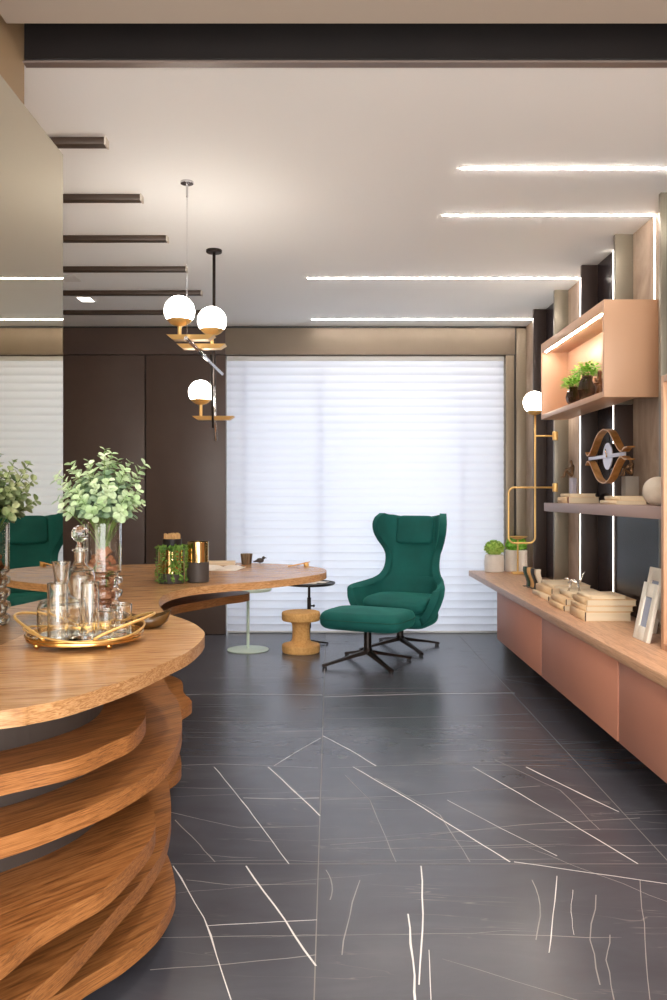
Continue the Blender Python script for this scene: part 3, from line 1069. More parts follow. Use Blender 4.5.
g = Vector((at(309, 0, 6.99).x, 7.02, 0))
o = thing('side_table', 'thin dark pedestal side table between the blind and the table tip', 'side table', g)
b = MB()
for a in (.08, .08 + PI, PI / 2 + .3, -PI / 2 + .3):
    b.tube([(0, 0, .030), (.165 * math.cos(a), .165 * math.sin(a), .008)], [.011, .007], 8)
b.build('foot_cross', M['black'], o)
b = MB(); b.lathe([(.011, .02), (.011, .515)], seg=16); b.lathe([(.017, .14), (.017, .40)], seg=16); b.build('stem', M['black'], o)
b = MB(); b.tube([(.012, 0, .33), (.036, 0, .33)], .007, 8); b.sphere((.04, 0, .33), .011, 12, 8); b.build('clamp_knob', M['black'], o)
b = MB(); b.lathe([(0, .512), (.212, .512), (.222, .520), (.224, .532), (.220, .532), (.212, .522), (0, .522)], seg=56); b.build('tray_top', M['black'], o)
for i, (dx, dy, rz) in enumerate(((-.03, -.02, .2), (.07, .04, -.3))):
    o2 = thing('loose_paper', ['cream paper sheet on the dark side table below the table tip', 'second cream paper overlapping on the dark side table'][i], 'paper', g + Vector((dx, dy, .523 + .004 * i)), rz)
    b = MB()
    pr = [Vector((-.09 + .18 * j / 6, 0, .003 * math.sin(j * 1.3) ** 2)) for j in range(7)]
    rings = [[q_ + Vector((0, y_, .003)) for q_ in pr] + [q_ + Vector((0, y_, 0)) for q_ in reversed(pr)] for y_ in (-.06, .06)]
    b.rings(rings, smooth=False); b.build('sheet', M['paper'], o2)

g = on(301, 652)
o = thing('cork_stool', 'turned cork stool shaped like a spool in front of the dark side table', 'stool', g)
b = MB()
b.lathe([(0, 0), (.145, 0), (.152, .006), (.155, .02), (.155, .058), (.150, .066), (.105, .078), (.082, .088), (.074, .104), (.072, .12)], seg=48); b.build('foot', M['cork'], o)
b = MB(); b.lathe([(.072, .118), (.070, .16), (.072, .222)], seg=48); b.build('waist', M['cork'], o)
b = MB(); b.lathe([(.072, .22), (.075, .232), (.084, .244), (.108, .252), (.150, .260), (.156, .268), (.157, .315), (.152, .327), (.143, .330), (0, .328)], seg=48); b.build('seat', M['cork'], o)

# ================================================================== ARMCHAIR + OTTOMAN
YAW = math.radians(-25.0)           # faces the camera, turned a little to its side
CH = Vector((.584, 6.83, 0))
ch = thing('wing_armchair', 'green velvet high-back wing armchair on black star base before the blind', 'armchair', CH, YAW)
SH = [  # z, half width, side depth, back y, flare, lift of the sides
    (.215, .15, .26, .12, 0, 0), (.235, .21, .38, .175, 0, 0), (.28, .275, .48, .215, 0, 0), (.36, .315, .53, .24, .01, 0), (.44, .342, .545, .255, .02, 0), (.50, .348, .535, .265, .03, 0),
    (.535, .345, .525, .270, .035, 0), (.556, .332, .48, .275, .032, 0), (.570, .306, .31, .279, .022, 0), (.584, .282, .20, .283, .014, 0), (.61, .258, .150, .288, .006, 0), (.65, .242, .124, .297, 0, 0), (.70, .233, .108, .308, .0, 0),
    (.78, .230, .100, .328, .01, 0), (.84, .238, .125, .344, .025, 0), (.90, .256, .180, .358, .035, 0), (.97, .270, .230, .372, .045, .004), (1.03, .274, .245, .384, .048, .014),
    (1.07, .270, .225, .392, .042, .030), (1.090, .262, .17, .398, .03, .044)]
b = MB()
ns = 36
for i in range(len(SH) - 1):
    pass
zs = []
for a_, c_ in zip(SH, SH[1:]):
    for j in range(3):
        zs.append(a_[0] + (c_[0] - a_[0]) * j / 3)
zs.append(SH[-1][0])


def smooth_knots(z):
    # catmull interpolation over the knot table
    for i in range(len(SH) - 1):
        if z <= SH[i + 1][0] + 1e-9:
            p0, p1, p2, p3 = SH[max(i - 1, 0)], SH[i], SH[i + 1], SH[min(i + 2, len(SH) - 1)]
            t_ = (z - p1[0]) / (p2[0] - p1[0])
            return [.5 * ((2 * b1) + (-a1 + c1) * t_ + (2 * a1 - 5 * b1 + 4 * c1 - d1) * t_ ** 2 + (-a1 + 3 * b1 - 3 * c1 + d1) * t_ ** 3) for a1, b1, c1, d1 in zip(p0, p1, p2, p3)]
    return list(SH[-1])


rows = []
for z in zs:
    _, w, e, bk, fl, lift = smooth_knots(z)
    row = []
    for k in range(ns + 1):
        s_ = -1 + 2 * k / ns
        th_ = abs(s_) * PI / 2
        sx = math.sin(th_) ** .62
        cy = 1 - math.cos(th_) ** .62
        x = math.copysign(w * sx + fl * cy ** 2, s_)
        row.append(Vector((x, bk - e * cy, z + lift * cy)))
    rows.append(row)
vr = [[b.bm.verts.new(p) for p in r] for r in rows]
for a_, c_ in zip(vr, vr[1:]):
    for k in range(ns):
        f_ = b.bm.faces.new((a_[k], a_[k + 1], c_[k + 1], c_[k])); f_.smooth = True
sh = b.build('shell', M['velvet'], ch, recalc=False); sh.location = (.028, 0, -.012); sh.scale = (1.035, 1, 1)
md = sh.modifiers.new('thick', 'SOLIDIFY'); md.thickness = .055; md.offset = 1.0
md = sh.modifiers.new('round', 'BEVEL'); md.width = .022; md.segments = 3; md.limit_method = 'ANGLE'; md.angle_limit = math.radians(55)


def cushion(w, d_, h_, r_, crown, nx=20, ny=20, front_drop=0.0, e=5.0):
    """soft pillow-block with rounded plan; local origin at its lower face centre"""
    b_ = MB()
    rings = []
    K = 64

    def plan(f, z):
        pts_ = []
        for k_ in range(K):
            a = 2 * PI * k_ / K
            c, s_ = math.cos(a), math.sin(a)
            x = (w / 2 - r_ * (1 - f)) * math.copysign(abs(c) ** (2 / e), c)
            y = (d_ / 2 - r_ * (1 - f)) * math.copysign(abs(s_) ** (2 / e), s_)
            pts_.append(Vector((x, y, z - front_drop * (z / h_) * max(0, -y / (d_ / 2)) ** 3)))
        return pts_
    for i in range(7):
        a = PI / 2 * i / 6
        rings.append(plan(math.sin(a), r_ * (1 - math.cos(a))))
    for i in range(7):
        a = PI / 2 * i / 6
        rings.append(plan(math.cos(a), h_ - r_ + r_ * math.sin(a)))
    # crowned top
    for q in (.9, .8, .65, .5, .35, .2, .1, .03):
        base_ = plan(0, h_)
        rings.append([Vector((p_.x * q, p_.y * q, h_ - front_drop * max(0, -p_.y * q / (d_ / 2)) ** 3 + crown * (1 - q ** 2))) for p_ in base_])
    b_.rings(rings)
    return b_


b = cushion(.56, .50, .115, .045, .018, front_drop=.03)
sc_ = b.build('seat_cushion', M['velvet'], ch); sc_.location = (.025, -.045, .335)
b = cushion(.55, .46, .15, .07, .0)
sb = b.build('seat_base', M['velvet'], ch); sb.location = (.025, -.03, .20)
# head cushion
b = cushion(.335, .25, .055, .026, .010, e=7)
hc = b.build('head_cushion', M['velvet'], ch)
hc.rotation_euler = (math.radians(90 - 11), 0, 0); hc.location = (.025, .330, .972)
for s_ in (-1, 1):
    b = MB()
    b.tube([(s_ * .166, -.11, .028), (s_ * .166, .11, .028)], .003, 6)
    b.build('piping', M['piping'], hc)


def star(root, feet_r, hub_h, col_top, ang0):
    b_ = MB(); b_.lathe([(0, hub_h - .03), (.036, hub_h - .03), (.036, hub_h), (.030, hub_h + .01), (.027, col_top), (0, col_top)], seg=24)
    b_.build('column', M['black'], root)
    for k_ in range(4):
        a = ang0 + k_ * PI / 2
        d_ = Vector((math.cos(a), math.sin(a), 0)); sd = Vector((-d_.y, d_.x, 0))
        rings_ = []
        for t_, w_, h0, h1 in ((0, .022, hub_h - .028, hub_h + .002), (.3, .020, hub_h * .72 - .016, hub_h * .72 + .008), (.7, .017, .034, .052), (1.0, .016, .012, .028)):
            c = d_ * (feet_r * t_)
            rings_.append([c + sd * w_ + Vector((0, 0, h0)), c - sd * w_ + Vector((0, 0, h0)), c - sd * w_ * .7 + Vector((0, 0, h1)), c + sd * w_ * .7 + Vector((0, 0, h1))])
        b2 = MB(); b2.rings(rings_, smooth=False)
        lg = b2.build('leg', M['black'], root)
        b3 = MB(); b3.lathe([(0, 0), (.017, 0), (.017, .013), (0, .013)], c=d_ * (feet_r - .018), seg=14)
        b3.build('glide', M['blackish'], lg)


ang_c = math.atan2(6.52 - 6.83, .716 - .584) - YAW
star(ch, .37, .10, .23, ang_c)
OT = Vector((.285, 6.195, 0))
ot = thing('ottoman', 'green velvet footstool on black star base in front of the wing armchair', 'ottoman', OT, YAW)
b = cushion(.66, .49, .135, .055, .018)
oc = b.build('cushion', M['velvet'], ot); oc.location = (0, 0, .275)
b = MB()
K = 72
pts_ = []
for k in range(K):
    a = 2 * PI * k / K
    c, s_ = math.cos(a), math.sin(a)
    pts_.append(Vector((.331 * math.copysign(abs(c) ** .4, c), .246 * math.copysign(abs(s_) ** .4, s_), .352)))
b.tube(pts_, .003, 6, closed=True)
pp = b.build('piping', M['piping'], oc); pp.location = (0, 0, -.275)
ang_o = math.atan2(5.877 - 6.195, .432 - .285) - YAW
star(ot, .375, .11, .29, ang_o)

# ================================================================== WORKTOP + CABINETS
XF = 1.262
ZW = .592
o = thing('worktop', 'long pink-toned oak worktop running along the fin-clad wall', 'worktop', (XF, 4.5, ZW))
b = MB(); b.box((0, -3.4, -.047), (XR - XF - .002, 2.96, 0), .003); wt = b.build('worktop_board', M['worktop'], o)
cl = ['wall-hung copper cabinet at the window end of the worktop', 'wall-hung copper cabinet below the book stacks', 'wall-hung copper cabinet below the white picture frames']
for i, (y0, y1) in enumerate(((4.995, 6.31), (3.66, 4.985), (2.33, 3.65))):
    o = thing('cabinet', cl[i], 'cabinet', (1.285, y0, .172), 0, 'wall-hung copper cabinets')
    b = MB(); b.box((.02, 0, .002), (XR - 1.285 - .11, y1 - y0, ZW - .047 - .172 - .001)); b.build('carcass', M['copper'], o)
    b = MB(); b.box((0, .003, 0), (.02, y1 - y0 - .003, ZW - .047 - .172 - .004), .002); b.build('drawer_front', M['copper'], o)

# copper niche box
Y0, Y1, X0, X1, Z0, Z1 = 4.49, 5.83, 1.50, 1.694, 1.812, 2.347
o = thing('niche_box', 'open copper wall box with lit inside holding two small plants', 'wall box', (X0, Y0, Z0))
W, Dp, H = Y1 - Y0, X1 - X0, H_ if False else Z1 - Z0
T, TB, TT = .026, .034, .062
for nm, lo, hi in (('side_panel', (0, 0, 0), (.299, T, H)), ('side_panel', (0, W - T, 0), (Dp, W, H)),
                   ('top_panel', (0, T, H - TT), (Dp, W - T, H)), ('bottom_panel', (0, T, 0), (Dp, W - T, TB)), ('back_panel', (Dp - .012, T, TB), (Dp, W - T, H - TT))):
    b = MB(); b.box(lo, hi, .0015); b.build(nm, M['copper_box'], o)
b = MB(); b.box((.012, T + .03, H - TT - .006), (.021, W - T - .05, H - TT - .001)); b.build('light_strip', M['led'], o)


def faceted_vase(label, p, r, h_, seg=9):
    o_ = thing('glass_pot_plant', label, 'plant', p, random.uniform(0, 1), 'plants in the copper niche box')
    b_ = MB()
    b_.lathe([(0, 0), (r * .45, 0), (r * .85, h_ * .22), (r, h_ * .45), (r * .8, h_ * .75), (r * .5, h_), (r * .46, h_), (r * .74, h_ * .75), (r * .93, h_ * .45), (r * .78, h_ * .23), (r * .4, .006), (0, .006)], seg=seg, smooth=False)
    b_.build('glass_pot', M['smoke'], o_)
    b_ = MB(); rr_ = random.Random(int(p.y * 1000))
    for i_ in range(300):
        a = rr_.uniform(0, 2 * PI); el = rr_.uniform(.0, 1.35)
        R_ = rr_.uniform(.4, 1.0) * r * 1.55
        c = Vector((R_ * math.cos(a) * math.cos(el), R_ * math.sin(a) * math.cos(el), h_ * .97 + R_ * .95 * math.sin(el)))
        leaf(b_, c, Vector((math.cos(a), math.sin(a), rr_.uniform(-.4, .8))), Vector((rr_.uniform(-.4, .4), -.4, 1)), rr_.uniform(.018, .030), .015)
    b_.build('foliage', M['fern'], o_, recalc=False)
    b_ = MB()
    for i_ in range(9):
        a = i_ * .7
        b_.tube([(.2 * r * math.cos(a), .2 * r * math.sin(a), h_ * .35), (.6 * r * math.cos(a), .6 * r * math.sin(a), h_ * 1.15)], .0012, 4)
    b_.build('stems', M['stem'], o_)


zb = Z0 + TB
faceted_vase('leafy fern in a large faceted smoked-glass pot inside the niche box', Vector((1.575, 5.02, zb)), .060, .160)
faceted_vase('leafy fern in a smaller smoked-glass pot toward the window end of the niche box', Vector((1.565, 5.27, zb)), .050, .125)


def seated_figure(label, p, sc, rz, mt, group):
    """small seated figurine, knees drawn up, one arm resting on a knee; one continuous body"""
    o_ = thing('seated_figurine', label, 'figurine', p, rz, group)
    me = bpy.data.meshes.new('figure_body')
    J = {'pel': (0, 0, .018), 'bel': (.004, 0, .045), 'che': (.0, 0, .075), 'nec': (.006, 0, .098), 'hea': (.012, 0, .116), 'hdt': (.013, 0, .130),
         'hiL': (.006, .014, .016), 'knL': (.055, .016, .050), 'anL': (.058, .016, .008), 'toL': (.076, .017, .004),
         'hiR': (.006, -.014, .016), 'knR': (.050, -.018, .058), 'anR': (.066, -.018, .010), 'toR': (.085, -.019, .004),
         'shL': (.0, .024, .088), 'elL': (.028, .030, .062), 'haL': (.056, .020, .056),
         'shR': (.0, -.024, .088), 'elR': (.026, -.032, .066), 'haR': (.052, -.022, .066)}
    E = [('pel', 'bel'), ('bel', 'che'), ('che', 'nec'), ('nec', 'hea'), ('hea', 'hdt'), ('pel', 'hiL'), ('hiL', 'knL'), ('knL', 'anL'), ('anL', 'toL'),
         ('pel', 'hiR'), ('hiR', 'knR'), ('knR', 'anR'), ('anR', 'toR'), ('che', 'shL'), ('shL', 'elL'), ('elL', 'haL'), ('che', 'shR'), ('shR', 'elR'), ('elR', 'haR')]
    Rr = {'pel': .016, 'bel': .014, 'che': .017, 'nec': .007, 'hea': .012, 'hdt': .009, 'hi': .011, 'kn': .008, 'an': .005, 'to': .004, 'sh': .008, 'el': .006, 'ha': .005}
    names = list(J)
    me.from_pydata([tuple(sc * c for c in J[k_]) for k_ in names], [(names.index(a), names.index(c)) for a, c in E], [])
    ob = bpy.data.objects.new('figure_body', me)
    COL.objects.link(ob); ob.parent = o_
    ob.modifiers.new('skin', 'SKIN')
    sk = me.skin_vertices[0] if me.skin_vertices else None
    if sk is None:
        bm_ = bmesh.new(); bm_.from_mesh(me); bm_.verts.layers.skin.verify(); bm_.to_mesh(me); bm_.free()
        sk = me.skin_vertices[0]
    for i_, k_ in enumerate(names):
        r_ = Rr.get(k_, Rr.get(k_[:2], .006)) * sc
        sk.data[i_].radius = (r_, r_)
        sk.data[i_].use_root = (k_ == 'pel')
    sd_ = ob.modifiers.new('sub', 'SUBSURF'); sd_.levels = 2; sd_.render_levels = 2
    me.materials.append(mt)
    return o_


seated_figure('bronze seated figurine at the near corner inside the niche box', Vector((1.592, 4.86, zb)), 1.3, -PI / 2 + .15, M['bronze'], 'seated bronze figurines')

# mauve shelf
ZSH = 1.222
o = thing('wall_shelf', 'mauve floating shelf below the copper niche box', 'shelf', (1.50, 3.66, ZSH))
b = MB(); b.box((0, 0, -.058), (.297, 5.75 - 3.66, 0), .002)
b.build('shelf_board', M['shelf'], o)
b = MB(); b.box((.18, .1, -.050), (.29, .13, -.004)); b.build('bracket', M['blackish'], o)

# tall copper frame unit on the worktop
o = thing('open_display_frame', 'tall open copper display frame standing on the worktop at the picture edge', 'shelf unit', (1.465, 2.30, ZW))
W, Dp, H = 1.33, .225, 1.80 - ZW
for nm, lo, hi in (('side_panel', (0, 0, 0), (Dp, .03, H)), ('side_panel', (0, W - .03, 0), (Dp, W, H)), ('top_panel', (0, .03, H - .03), (Dp, W - .03, H)), ('bottom_panel', (0, .03, 0), (Dp, W - .03, .03))):
    b = MB(); b.box(lo, hi, .0015); b.build(nm, M['copper_box'], o)
b = MB(); b.box((Dp - .012, .03, .03), (Dp, W - .03, H - .03)); b.build('back_panel', M['copper_box'], o)

# ------------------------------------------------------------------ books
def book(label, p, w, l, t, rz, cover, hinge, group):
    """lying book: spine along local Y at x=0, pages toward +x"""
    o_ = thing('hardcover_book', label, 'book', p, rz, group)
    b_ = MB()
    b_.box((.004, 0, 0), (w, l, .0028), .0006); b_.box((.004, 0, t - .0028), (w, l, t), .0006)
    # rounded spine
    rings_ = []
    for y_ in (0, l):
        ring = []
        for i_ in range(9):
            a = PI / 2 + PI * i_ / 8
            ring.append(Vector((.006 + .0075 * math.cos(a), y_, t / 2 + t / 2 * math.sin(a))))
        for i_ in range(9):
            a = PI / 2 + PI * (8 - i_) / 8
            ring.append(Vector((.0068 + .0045 * math.cos(a), y_, t / 2 + (t / 2 - .0025) * math.sin(a))))
        rings_.append(ring)
    b_.rings(rings_)
    b_.build('cover', cover, o_)
    b_ = MB(); b_.box((.008, .003, .0028), (w - .004, l - .003, t - .0028)); b_.build('page_block', M['pages'], o_)
    if hinge:
        b_ = MB(); b_.box((.0065, -.0006, .0005), (.0115, .0035, t - .0005)); b_.build('headband', hinge, o_)
    return o_


def stack(base, items, group):
    z_ = base.z
    for (lab_, dx, dy, w, l, t, rz, cov, hg) in items:
        book(lab_, Vector((base.x + dx, base.y + dy, z_)), w, l, t, rz, M[cov], M[hg] if hg else None, group)
        z_ += t + .0004
    return z_


g1 = 'books on the worktop'
ztopC = stack(Vector((1.372, 4.43, ZW)), [
    ('thick tan book at the bottom of the stack nearest the picture frames', 0, 0, .255, .27, .050, -.01, 'kraft', 'spine_dark'),
    ('tan book second from the bottom of the stack nearest the picture frames', .012, .012, .262, .25, .030, .02, 'kraft', None),
    ('tan book third from the bottom of the stack nearest the picture frames', .018, .02, .272, .26, .034, -.03, 'kraft', None),
    ('thin tan book on top of the stack nearest the picture frames', .045, .04, .20, .21, .018, .03, 'kraft2', None)], g1)
ztopB = stack(Vector((1.368, 4.82, ZW)), [
    ('tan book at the bottom of the middle worktop stack', 0, 0, .20, .30, .032, 0, 'kraft', 'spine_dark'),
    ('tan book second in the middle worktop stack', .018, .02, .20, .28, .036, .02, 'kraft', 'spine_dark'),
    ('tan book on top of the middle stack under the silver figurine', .06, .03, .20, .26, .034, -.02, 'kraft2', None)], g1)
ztopA = stack(Vector((1.402, 5.29, ZW)), [
    ('cream book at the bottom of the worktop stack beside the curved bookends', 0, 0, .20, .40, .030, 0, 'kraft2', 'spine_dark'),
    ('cream book in the middle of the stack beside the curved bookends', .03, .03, .20, .36, .045, .02, 'kraft', 'spine_dark'),
    ('large cream book topping the stack beside the curved bookends', .045, .01, .235, .38, .024, -.05, 'kraft2', None)], g1)
g2 = 'books on the mauve shelf'
stack(Vector((1.560, 5.40, ZSH)), [
    ('beige book with red spine edge at the bottom of the shelf pile near the window', 0, 0, .215, .22, .042, 0, 'kraft', 'spine_red'),
    ('slimmer beige book on top of the red-edged shelf book', .02, .02, .18, .19, .022, .02, 'kraft2', None)], g2)
ztopS = stack(Vector((1.60, 4.585, ZSH)), [
    ('cream book at the bottom of the shelf pile near the stone ball', 0, 0, .175, .275, .024, 0, 'kraft2', None),
    ('cream book on top of the shelf pile near the stone ball', .022, .012, .155, .25, .024, 0, 'kraft2', None)], g2)

# silver figurine on the middle stack: little long-legged animal with raised horn
p = Vector((1.47, 4.93, ztopB))
o = thing('silver_figurine', 'small shiny silver long-legged animal figurine standing on the middle book stack', 'figurine', p, -.4)
b = MB()
bp = [(-.035, 0, .052), (-.02, 0, .060), (.0, 0, .060), (.02, 0, .056), (.03, 0, .052)]
b.tube(bp, [.006, .013, .015, .012, .005], 12)
for x_, dx, y_ in ((-.022, -.010, .008), (-.022, -.016, -.008), (.020, .012, .008), (.020, .006, -.008)):
    b.tube([(x_, y_, .054), (x_ + dx * .3, y_ * 1.2, .028), (x_ + dx, y_ * 1.3, .002)], [.005, .0035, .0028], 7)
b.tube([(-.028, 0, .060), (-.040, 0, .080), (-.050, 0, .076), (-.062, 0, .070)], [.007, .006, .007, .003], 10)
b.tube([(.024, 0, .050), (.040, 0, .075), (.050, 0, .11), (.062, 0, .122)], [.005, .004, .003, .002], 8)
b.build('animal_body', M['silver'], o)

# four curved upright bookends
bc = [('dark green', 'green_dark'), ('tan', 'tanleather'), ('black', 'blackish'), ('cream', 'cream')]
for i, (nm, mt) in enumerate(bc):
    p = on(524.5 + i * 3.9, 586.5 + i * 1.2, ZW)
    o = thing('curved_bookend', '%s S-curved upright leather bookend slab between the brass stand and book stacks' % nm, 'bookend', p, 0, 'curved leather bookends')
    b = MB()
    prof = [Vector((.030 * math.cos(PI * (t_ / 12) * 1.15 + .35) + .01, 0, .012 + .135 * (t_ / 12))) for t_ in range(13)]
    prof = [Vector((.014 * math.sin(-2.2 + 4.4 * t_ / 14) * -1 + .012, 0, .002 + .145 * t_ / 14)) for t_ in range(15)]
    th_ = .026 if i < 3 else .034
    rings = [[q + Vector((0, y_, 0)) for q in prof] + [q + Vector((th_, y_, 0)) for q in reversed(prof)] for y_ in (0, .045)]
    b.rings(rings, smooth=False)
    b.build('slab', M[mt], o)
    b = MB(); b.box((-.004, .002, 0), (th_ + .03, .043, .004), .001); b.build('foot_plate', M['blackish'], o)

# ------------------------------------------------------------------ picture frames
def frame(label, p, w, h_, lean, group):
    o_ = thing('picture_frame', label, 'picture frame', p, 0, group)
    Rm = Matrix.Rotation(lean, 4, 'Y')
    b_ = MB()
    t_ = .020
    bw, bh = .045, .065
    for lo, hi in (((0, 0, 0), (t_, bw, h_)), ((0, w - bw, 0), (t_, w, h_)), ((0, bw, 0), (t_, w - bw, bh)), ((0, bw, h_ - bh), (t_, w - bw, h_))):
        b_.box(lo, hi, .003, mtx=Rm)
    b_.build('surround', M['frame'], o_)
    b_ = MB(); b_.box((.008, bw, bh), (.014, w - bw, h_ - bh), mtx=Rm); b_.build('photo', M['photo'], o_)
    top = Rm @ Vector((t_, w / 2, h_ * .72))
    b_ = MB()
    foot = Vector((top.x + .085, w / 2, .002))
    d_ = .012
    rings_ = [[top + Vector((0, -.03, 0)), top + Vector((0, .03, 0)), top + Vector((.004, .03, 0)), top + Vector((.004, -.03, 0))],
              [foot + Vector((-.002, -.03, 0)), foot + Vector((-.002, .03, 0)), foot + Vector((.002, .03, 0)), foot + Vector((.002, -.03, 0))]]
    b_.rings(rings_, smooth=False); b_.build('easel_leg', M['frame'], o_)


frame('white-washed picture frame standing in front of the other frame', Vector((1.452, 3.765, ZW + .002)), .175, .272, math.radians(12), 'white picture frames')
frame('white-washed picture frame half hidden behind the front frame', Vector((1.585, 4.03, ZW + .002)), .19, .32, math.radians(11), 'white picture frames')

# stone ball
o = thing('stone_ball', 'pale stone ball at the near end of the mauve shelf', 'ball', Vector((1.607, 4.02, ZSH)))
b = MB(); b.sphere((0, 0, .071), .072, 36, 22); b.build('ball_body', M['ball'], o)

# blocks with seated figurines on the shelf
p = Vector((1.555, 4.36, ZSH))
o = thing('plinth_block', 'grey plinth block on the cream shelf books beside the wave sculpture', 'plinth', p)
p_b = Vector((1.712, 4.685, ztopS)); o.location = p_b
b = MB(); b.box((-.036, -.035, 0), (.042, .035, .112), .003); b.build('block_body', M['greyblock'], o)
seated_figure('bronze seated figurine on the grey plinth beside the wave sculpture', p_b + Vector((.012, 0, .112)), .82, PI, M['bronze'], 'seated bronze figurines')
p = Vector((1.685, 5.685, ZSH))
o = thing('plinth_block', 'lilac plinth block on the mauve shelf behind the red-edged book', 'plinth', p)
b = MB(); b.box((-.018, -.03, 0), (.018, .03, .173), .003); b.build('block_body', M['lavblock'], o)
seated_figure('dark bronze seated figurine on the lilac plinth at the shelf', p + Vector((-.002, 0, .173)), .95, PI * .95, M['bronze'], 'seated bronze figurines')

# wave sculpture: drum with silver face on the edge of a fin, mirrored gold waves
XS = 1.64
wv = thing('wave_wall_sculpture', 'gold mirrored-wave wall sculpture with silver disc on the dark fin', 'sculpture', (XS, 4.85, 1.505))
b = MB(); b.lathe([(0, -.006), (.076, -.006), (.076, -.054), (0, -.054)], axis=(-1, 0, 0), seg=40); b.build('drum', M['blackish'], wv)
b = MB(); b.lathe([(0, .0), (.079, 0), (.080, -.003), (.079, -.007), (0, -.007)], axis=(-1, 0, 0), seg=48); b.build('silver_disc', M['disc'], wv)
b = MB(); b.lathe([(0, .010), (.006, .008), (.012, .0), (0, 0)], axis=(-1, 0, 0), seg=16); b.tube([(-.004, 0, 0), (-.006, .02, .045)], .003, 6); b.build('hand', M['gold'], wv)
b = MB(); b.box((-.005, -.30, -.011), (.004, .34, .011), .002); b.build('cross_bar', M['disc'], wv)
up = [(.345, .040), (.315, .020), (.275, .024), (.22, .062), (.14, .124), (.06, .152), (-.02, .156), (-.10, .130), (-.19, .062), (-.25, .024), (-.29, .015), (-.33, .030), (-.38, .034)]
for sgn in (1, -1):
    b = MB()
    cv = catmull([Vector((0, y_, z_ * sgn)) for y_, z_ in up], 6)
    rings = []
    for i, q in enumerate(cv):
        t_ = (cv[min(i + 1, len(cv) - 1)] - cv[max(i - 1, 0)]).normalized()
        nn = Vector((0, -t_.z, t_.y)) * .004
        rings.append([q + nn + Vector((-.022, 0, 0)), q - nn + Vector((-.022, 0, 0)), q - nn + Vector((.022, 0, 0)), q + nn + Vector((.022, 0, 0))])
    b.rings(rings, smooth=False)
    b.build('wave_strip', M['goldwave'], wv)
b = MB()
b.tube([(.02, .02, .150), (.02, .02, -.150)], .003, 6); b.build('back_rod', M['blackish'], wv)

# ------------------------------------------------------------------ pots at the window end
p = on(495, 572.2, ZW)
o = thing('moss_pot', 'small white pot with round green moss ball at the window end of the worktop', 'plant', Vector((p.x, 7.33, ZW)))
b = MB(); b.lathe([(0, 0), (.078, 0), (.086, .008), (.088, .10), (.082, .150), (.070, .158), (.066, .150), (.066, .13), (0, .13)], seg=32); b.build('pot', M['pot'], o)


def mossball(parent, c, r_, seed, mt, n_=420, L=.022):
    b_ = MB(); rr_ = random.Random(seed)
    b_.sphere(c, r_ * .86, 20, 12, sc=(1, 1, .85))
    for i_ in range(n_):
        d_ = Vector((rr_.gauss(0, 1), rr_.gauss(0, 1), rr_.gauss(0, 1))).normalized()
        if d_.z < -.35:
            continue
        q_ = Vector(c) + Vector((d_.x, d_.y, d_.z * .85)) * r_ * .84
        leaf(b_, q_, d_ + Vector((rr_.uniform(-.8, .8), rr_.uniform(-.8, .8), rr_.uniform(-.5, .8))), d_.orthogonal() + d_ * .3, L, .010)
    b_.build('moss', mt, parent, recalc=False)


mossball(o, (0, 0, .205), .088, 2, M['moss'])
o = thing('moss_pot', 'larger white stone pot with green plant behind the brass stand', 'plant', Vector((at(516.5, 0, 7.33).x, 7.34, ZW)))
b = MB(); b.lathe([(0, 0), (.092, 0), (.098, .006), (.098, .19), (.092, .198), (.086, .19), (.084, .17), (0, .17)], seg=36); b.build('pot', M['pot'], o)
mossball(o, (0, 0, .235), .090, 8, M['fern'], 360, .03)

p = on(519, 574.5, ZW)
o = thing('brass_stand', 'slim brass stand with flat disc top in front of the white stone pot', 'stand', Vector((p.x, 7.13, ZW)))
b = MB(); b.box((-.05, -.04, 0), (.05, .04, .020), .004); b.build('base', M['brass'], o)
b = MB(); b.lathe([(.008, .018), (.008, .305)], seg=14); b.build('pole', M['brass'], o)
b = MB(); b.lathe([(0, .30), (.03, .302), (.082, .322), (.084, .328), (.03, .312), (0, .311)], seg=36); b.build('disc_top', M['brass'], o)

# ------------------------------------------------------------------ wall lamp (globe on a bent brass tube)
YL = 6.10
gl = Vector((at(534.5, 0, YL).x, YL, at(0, 402.5, YL).z))
wl_ = thing('wall_lamp', 'opal globe wall lamp on a looped brass tube fixed to the grey fin', 'lamp', (gl.x, YL, 1.0))


def L_(u, v_):
    q = at(u, v_, YL)
    return Vector((q.x - gl.x, 0, q.z - 1.0))


def arc(c, r_, a0, a1, n_=7):
    return [Vector((c.x + r_ * math.cos(a0 + (a1 - a0) * i / n_), 0, c.z + r_ * math.sin(a0 + (a1 - a0) * i / n_))) for i in range(n_ + 1)]


xr = 0.004
xl = L_(508.5, 0).x; zt = L_(0, 487.5).z; zb_ = L_(0, 543).z
rc = .045
path = [Vector((1.66 - gl.x + .02, 0, zt))] + arc(Vector((xl + rc, 0, zt - rc)), rc, PI / 2, PI) + arc(Vector((xl + rc, 0, zb_ + rc)), rc, PI, 1.5 * PI) + \
    arc(Vector((xr - rc, 0, zb_ + rc)), rc, 1.5 * PI, 2 * PI) + [Vector((xr, 0, gl.z - 1.0 - .075))]
b = MB(); b.tube(path, .0075, 10); b.build('brass_tube', M['brass'], wl_)
b = MB(); z2 = L_(0, 436).z; b.tube([(xr, 0, z2), (1.66 - gl.x + .02, 0, z2)], .0065, 10); b.build('support_arm', M['brass'], wl_)
for zz in (zt, z2):
    b = MB(); b.lathe([(0, -.032), (.018, -.032), (.020, -.028), (.020, .028), (.018, .032), (0, .032)], c=(1.685 - gl.x - .01, 0, zz), seg=20)
    b.tube([(1.66 - gl.x, .0, zz), (1.70 - gl.x, .092, zz)], .008, 8)
    b.build('wall_mount', M['brass'], wl_)
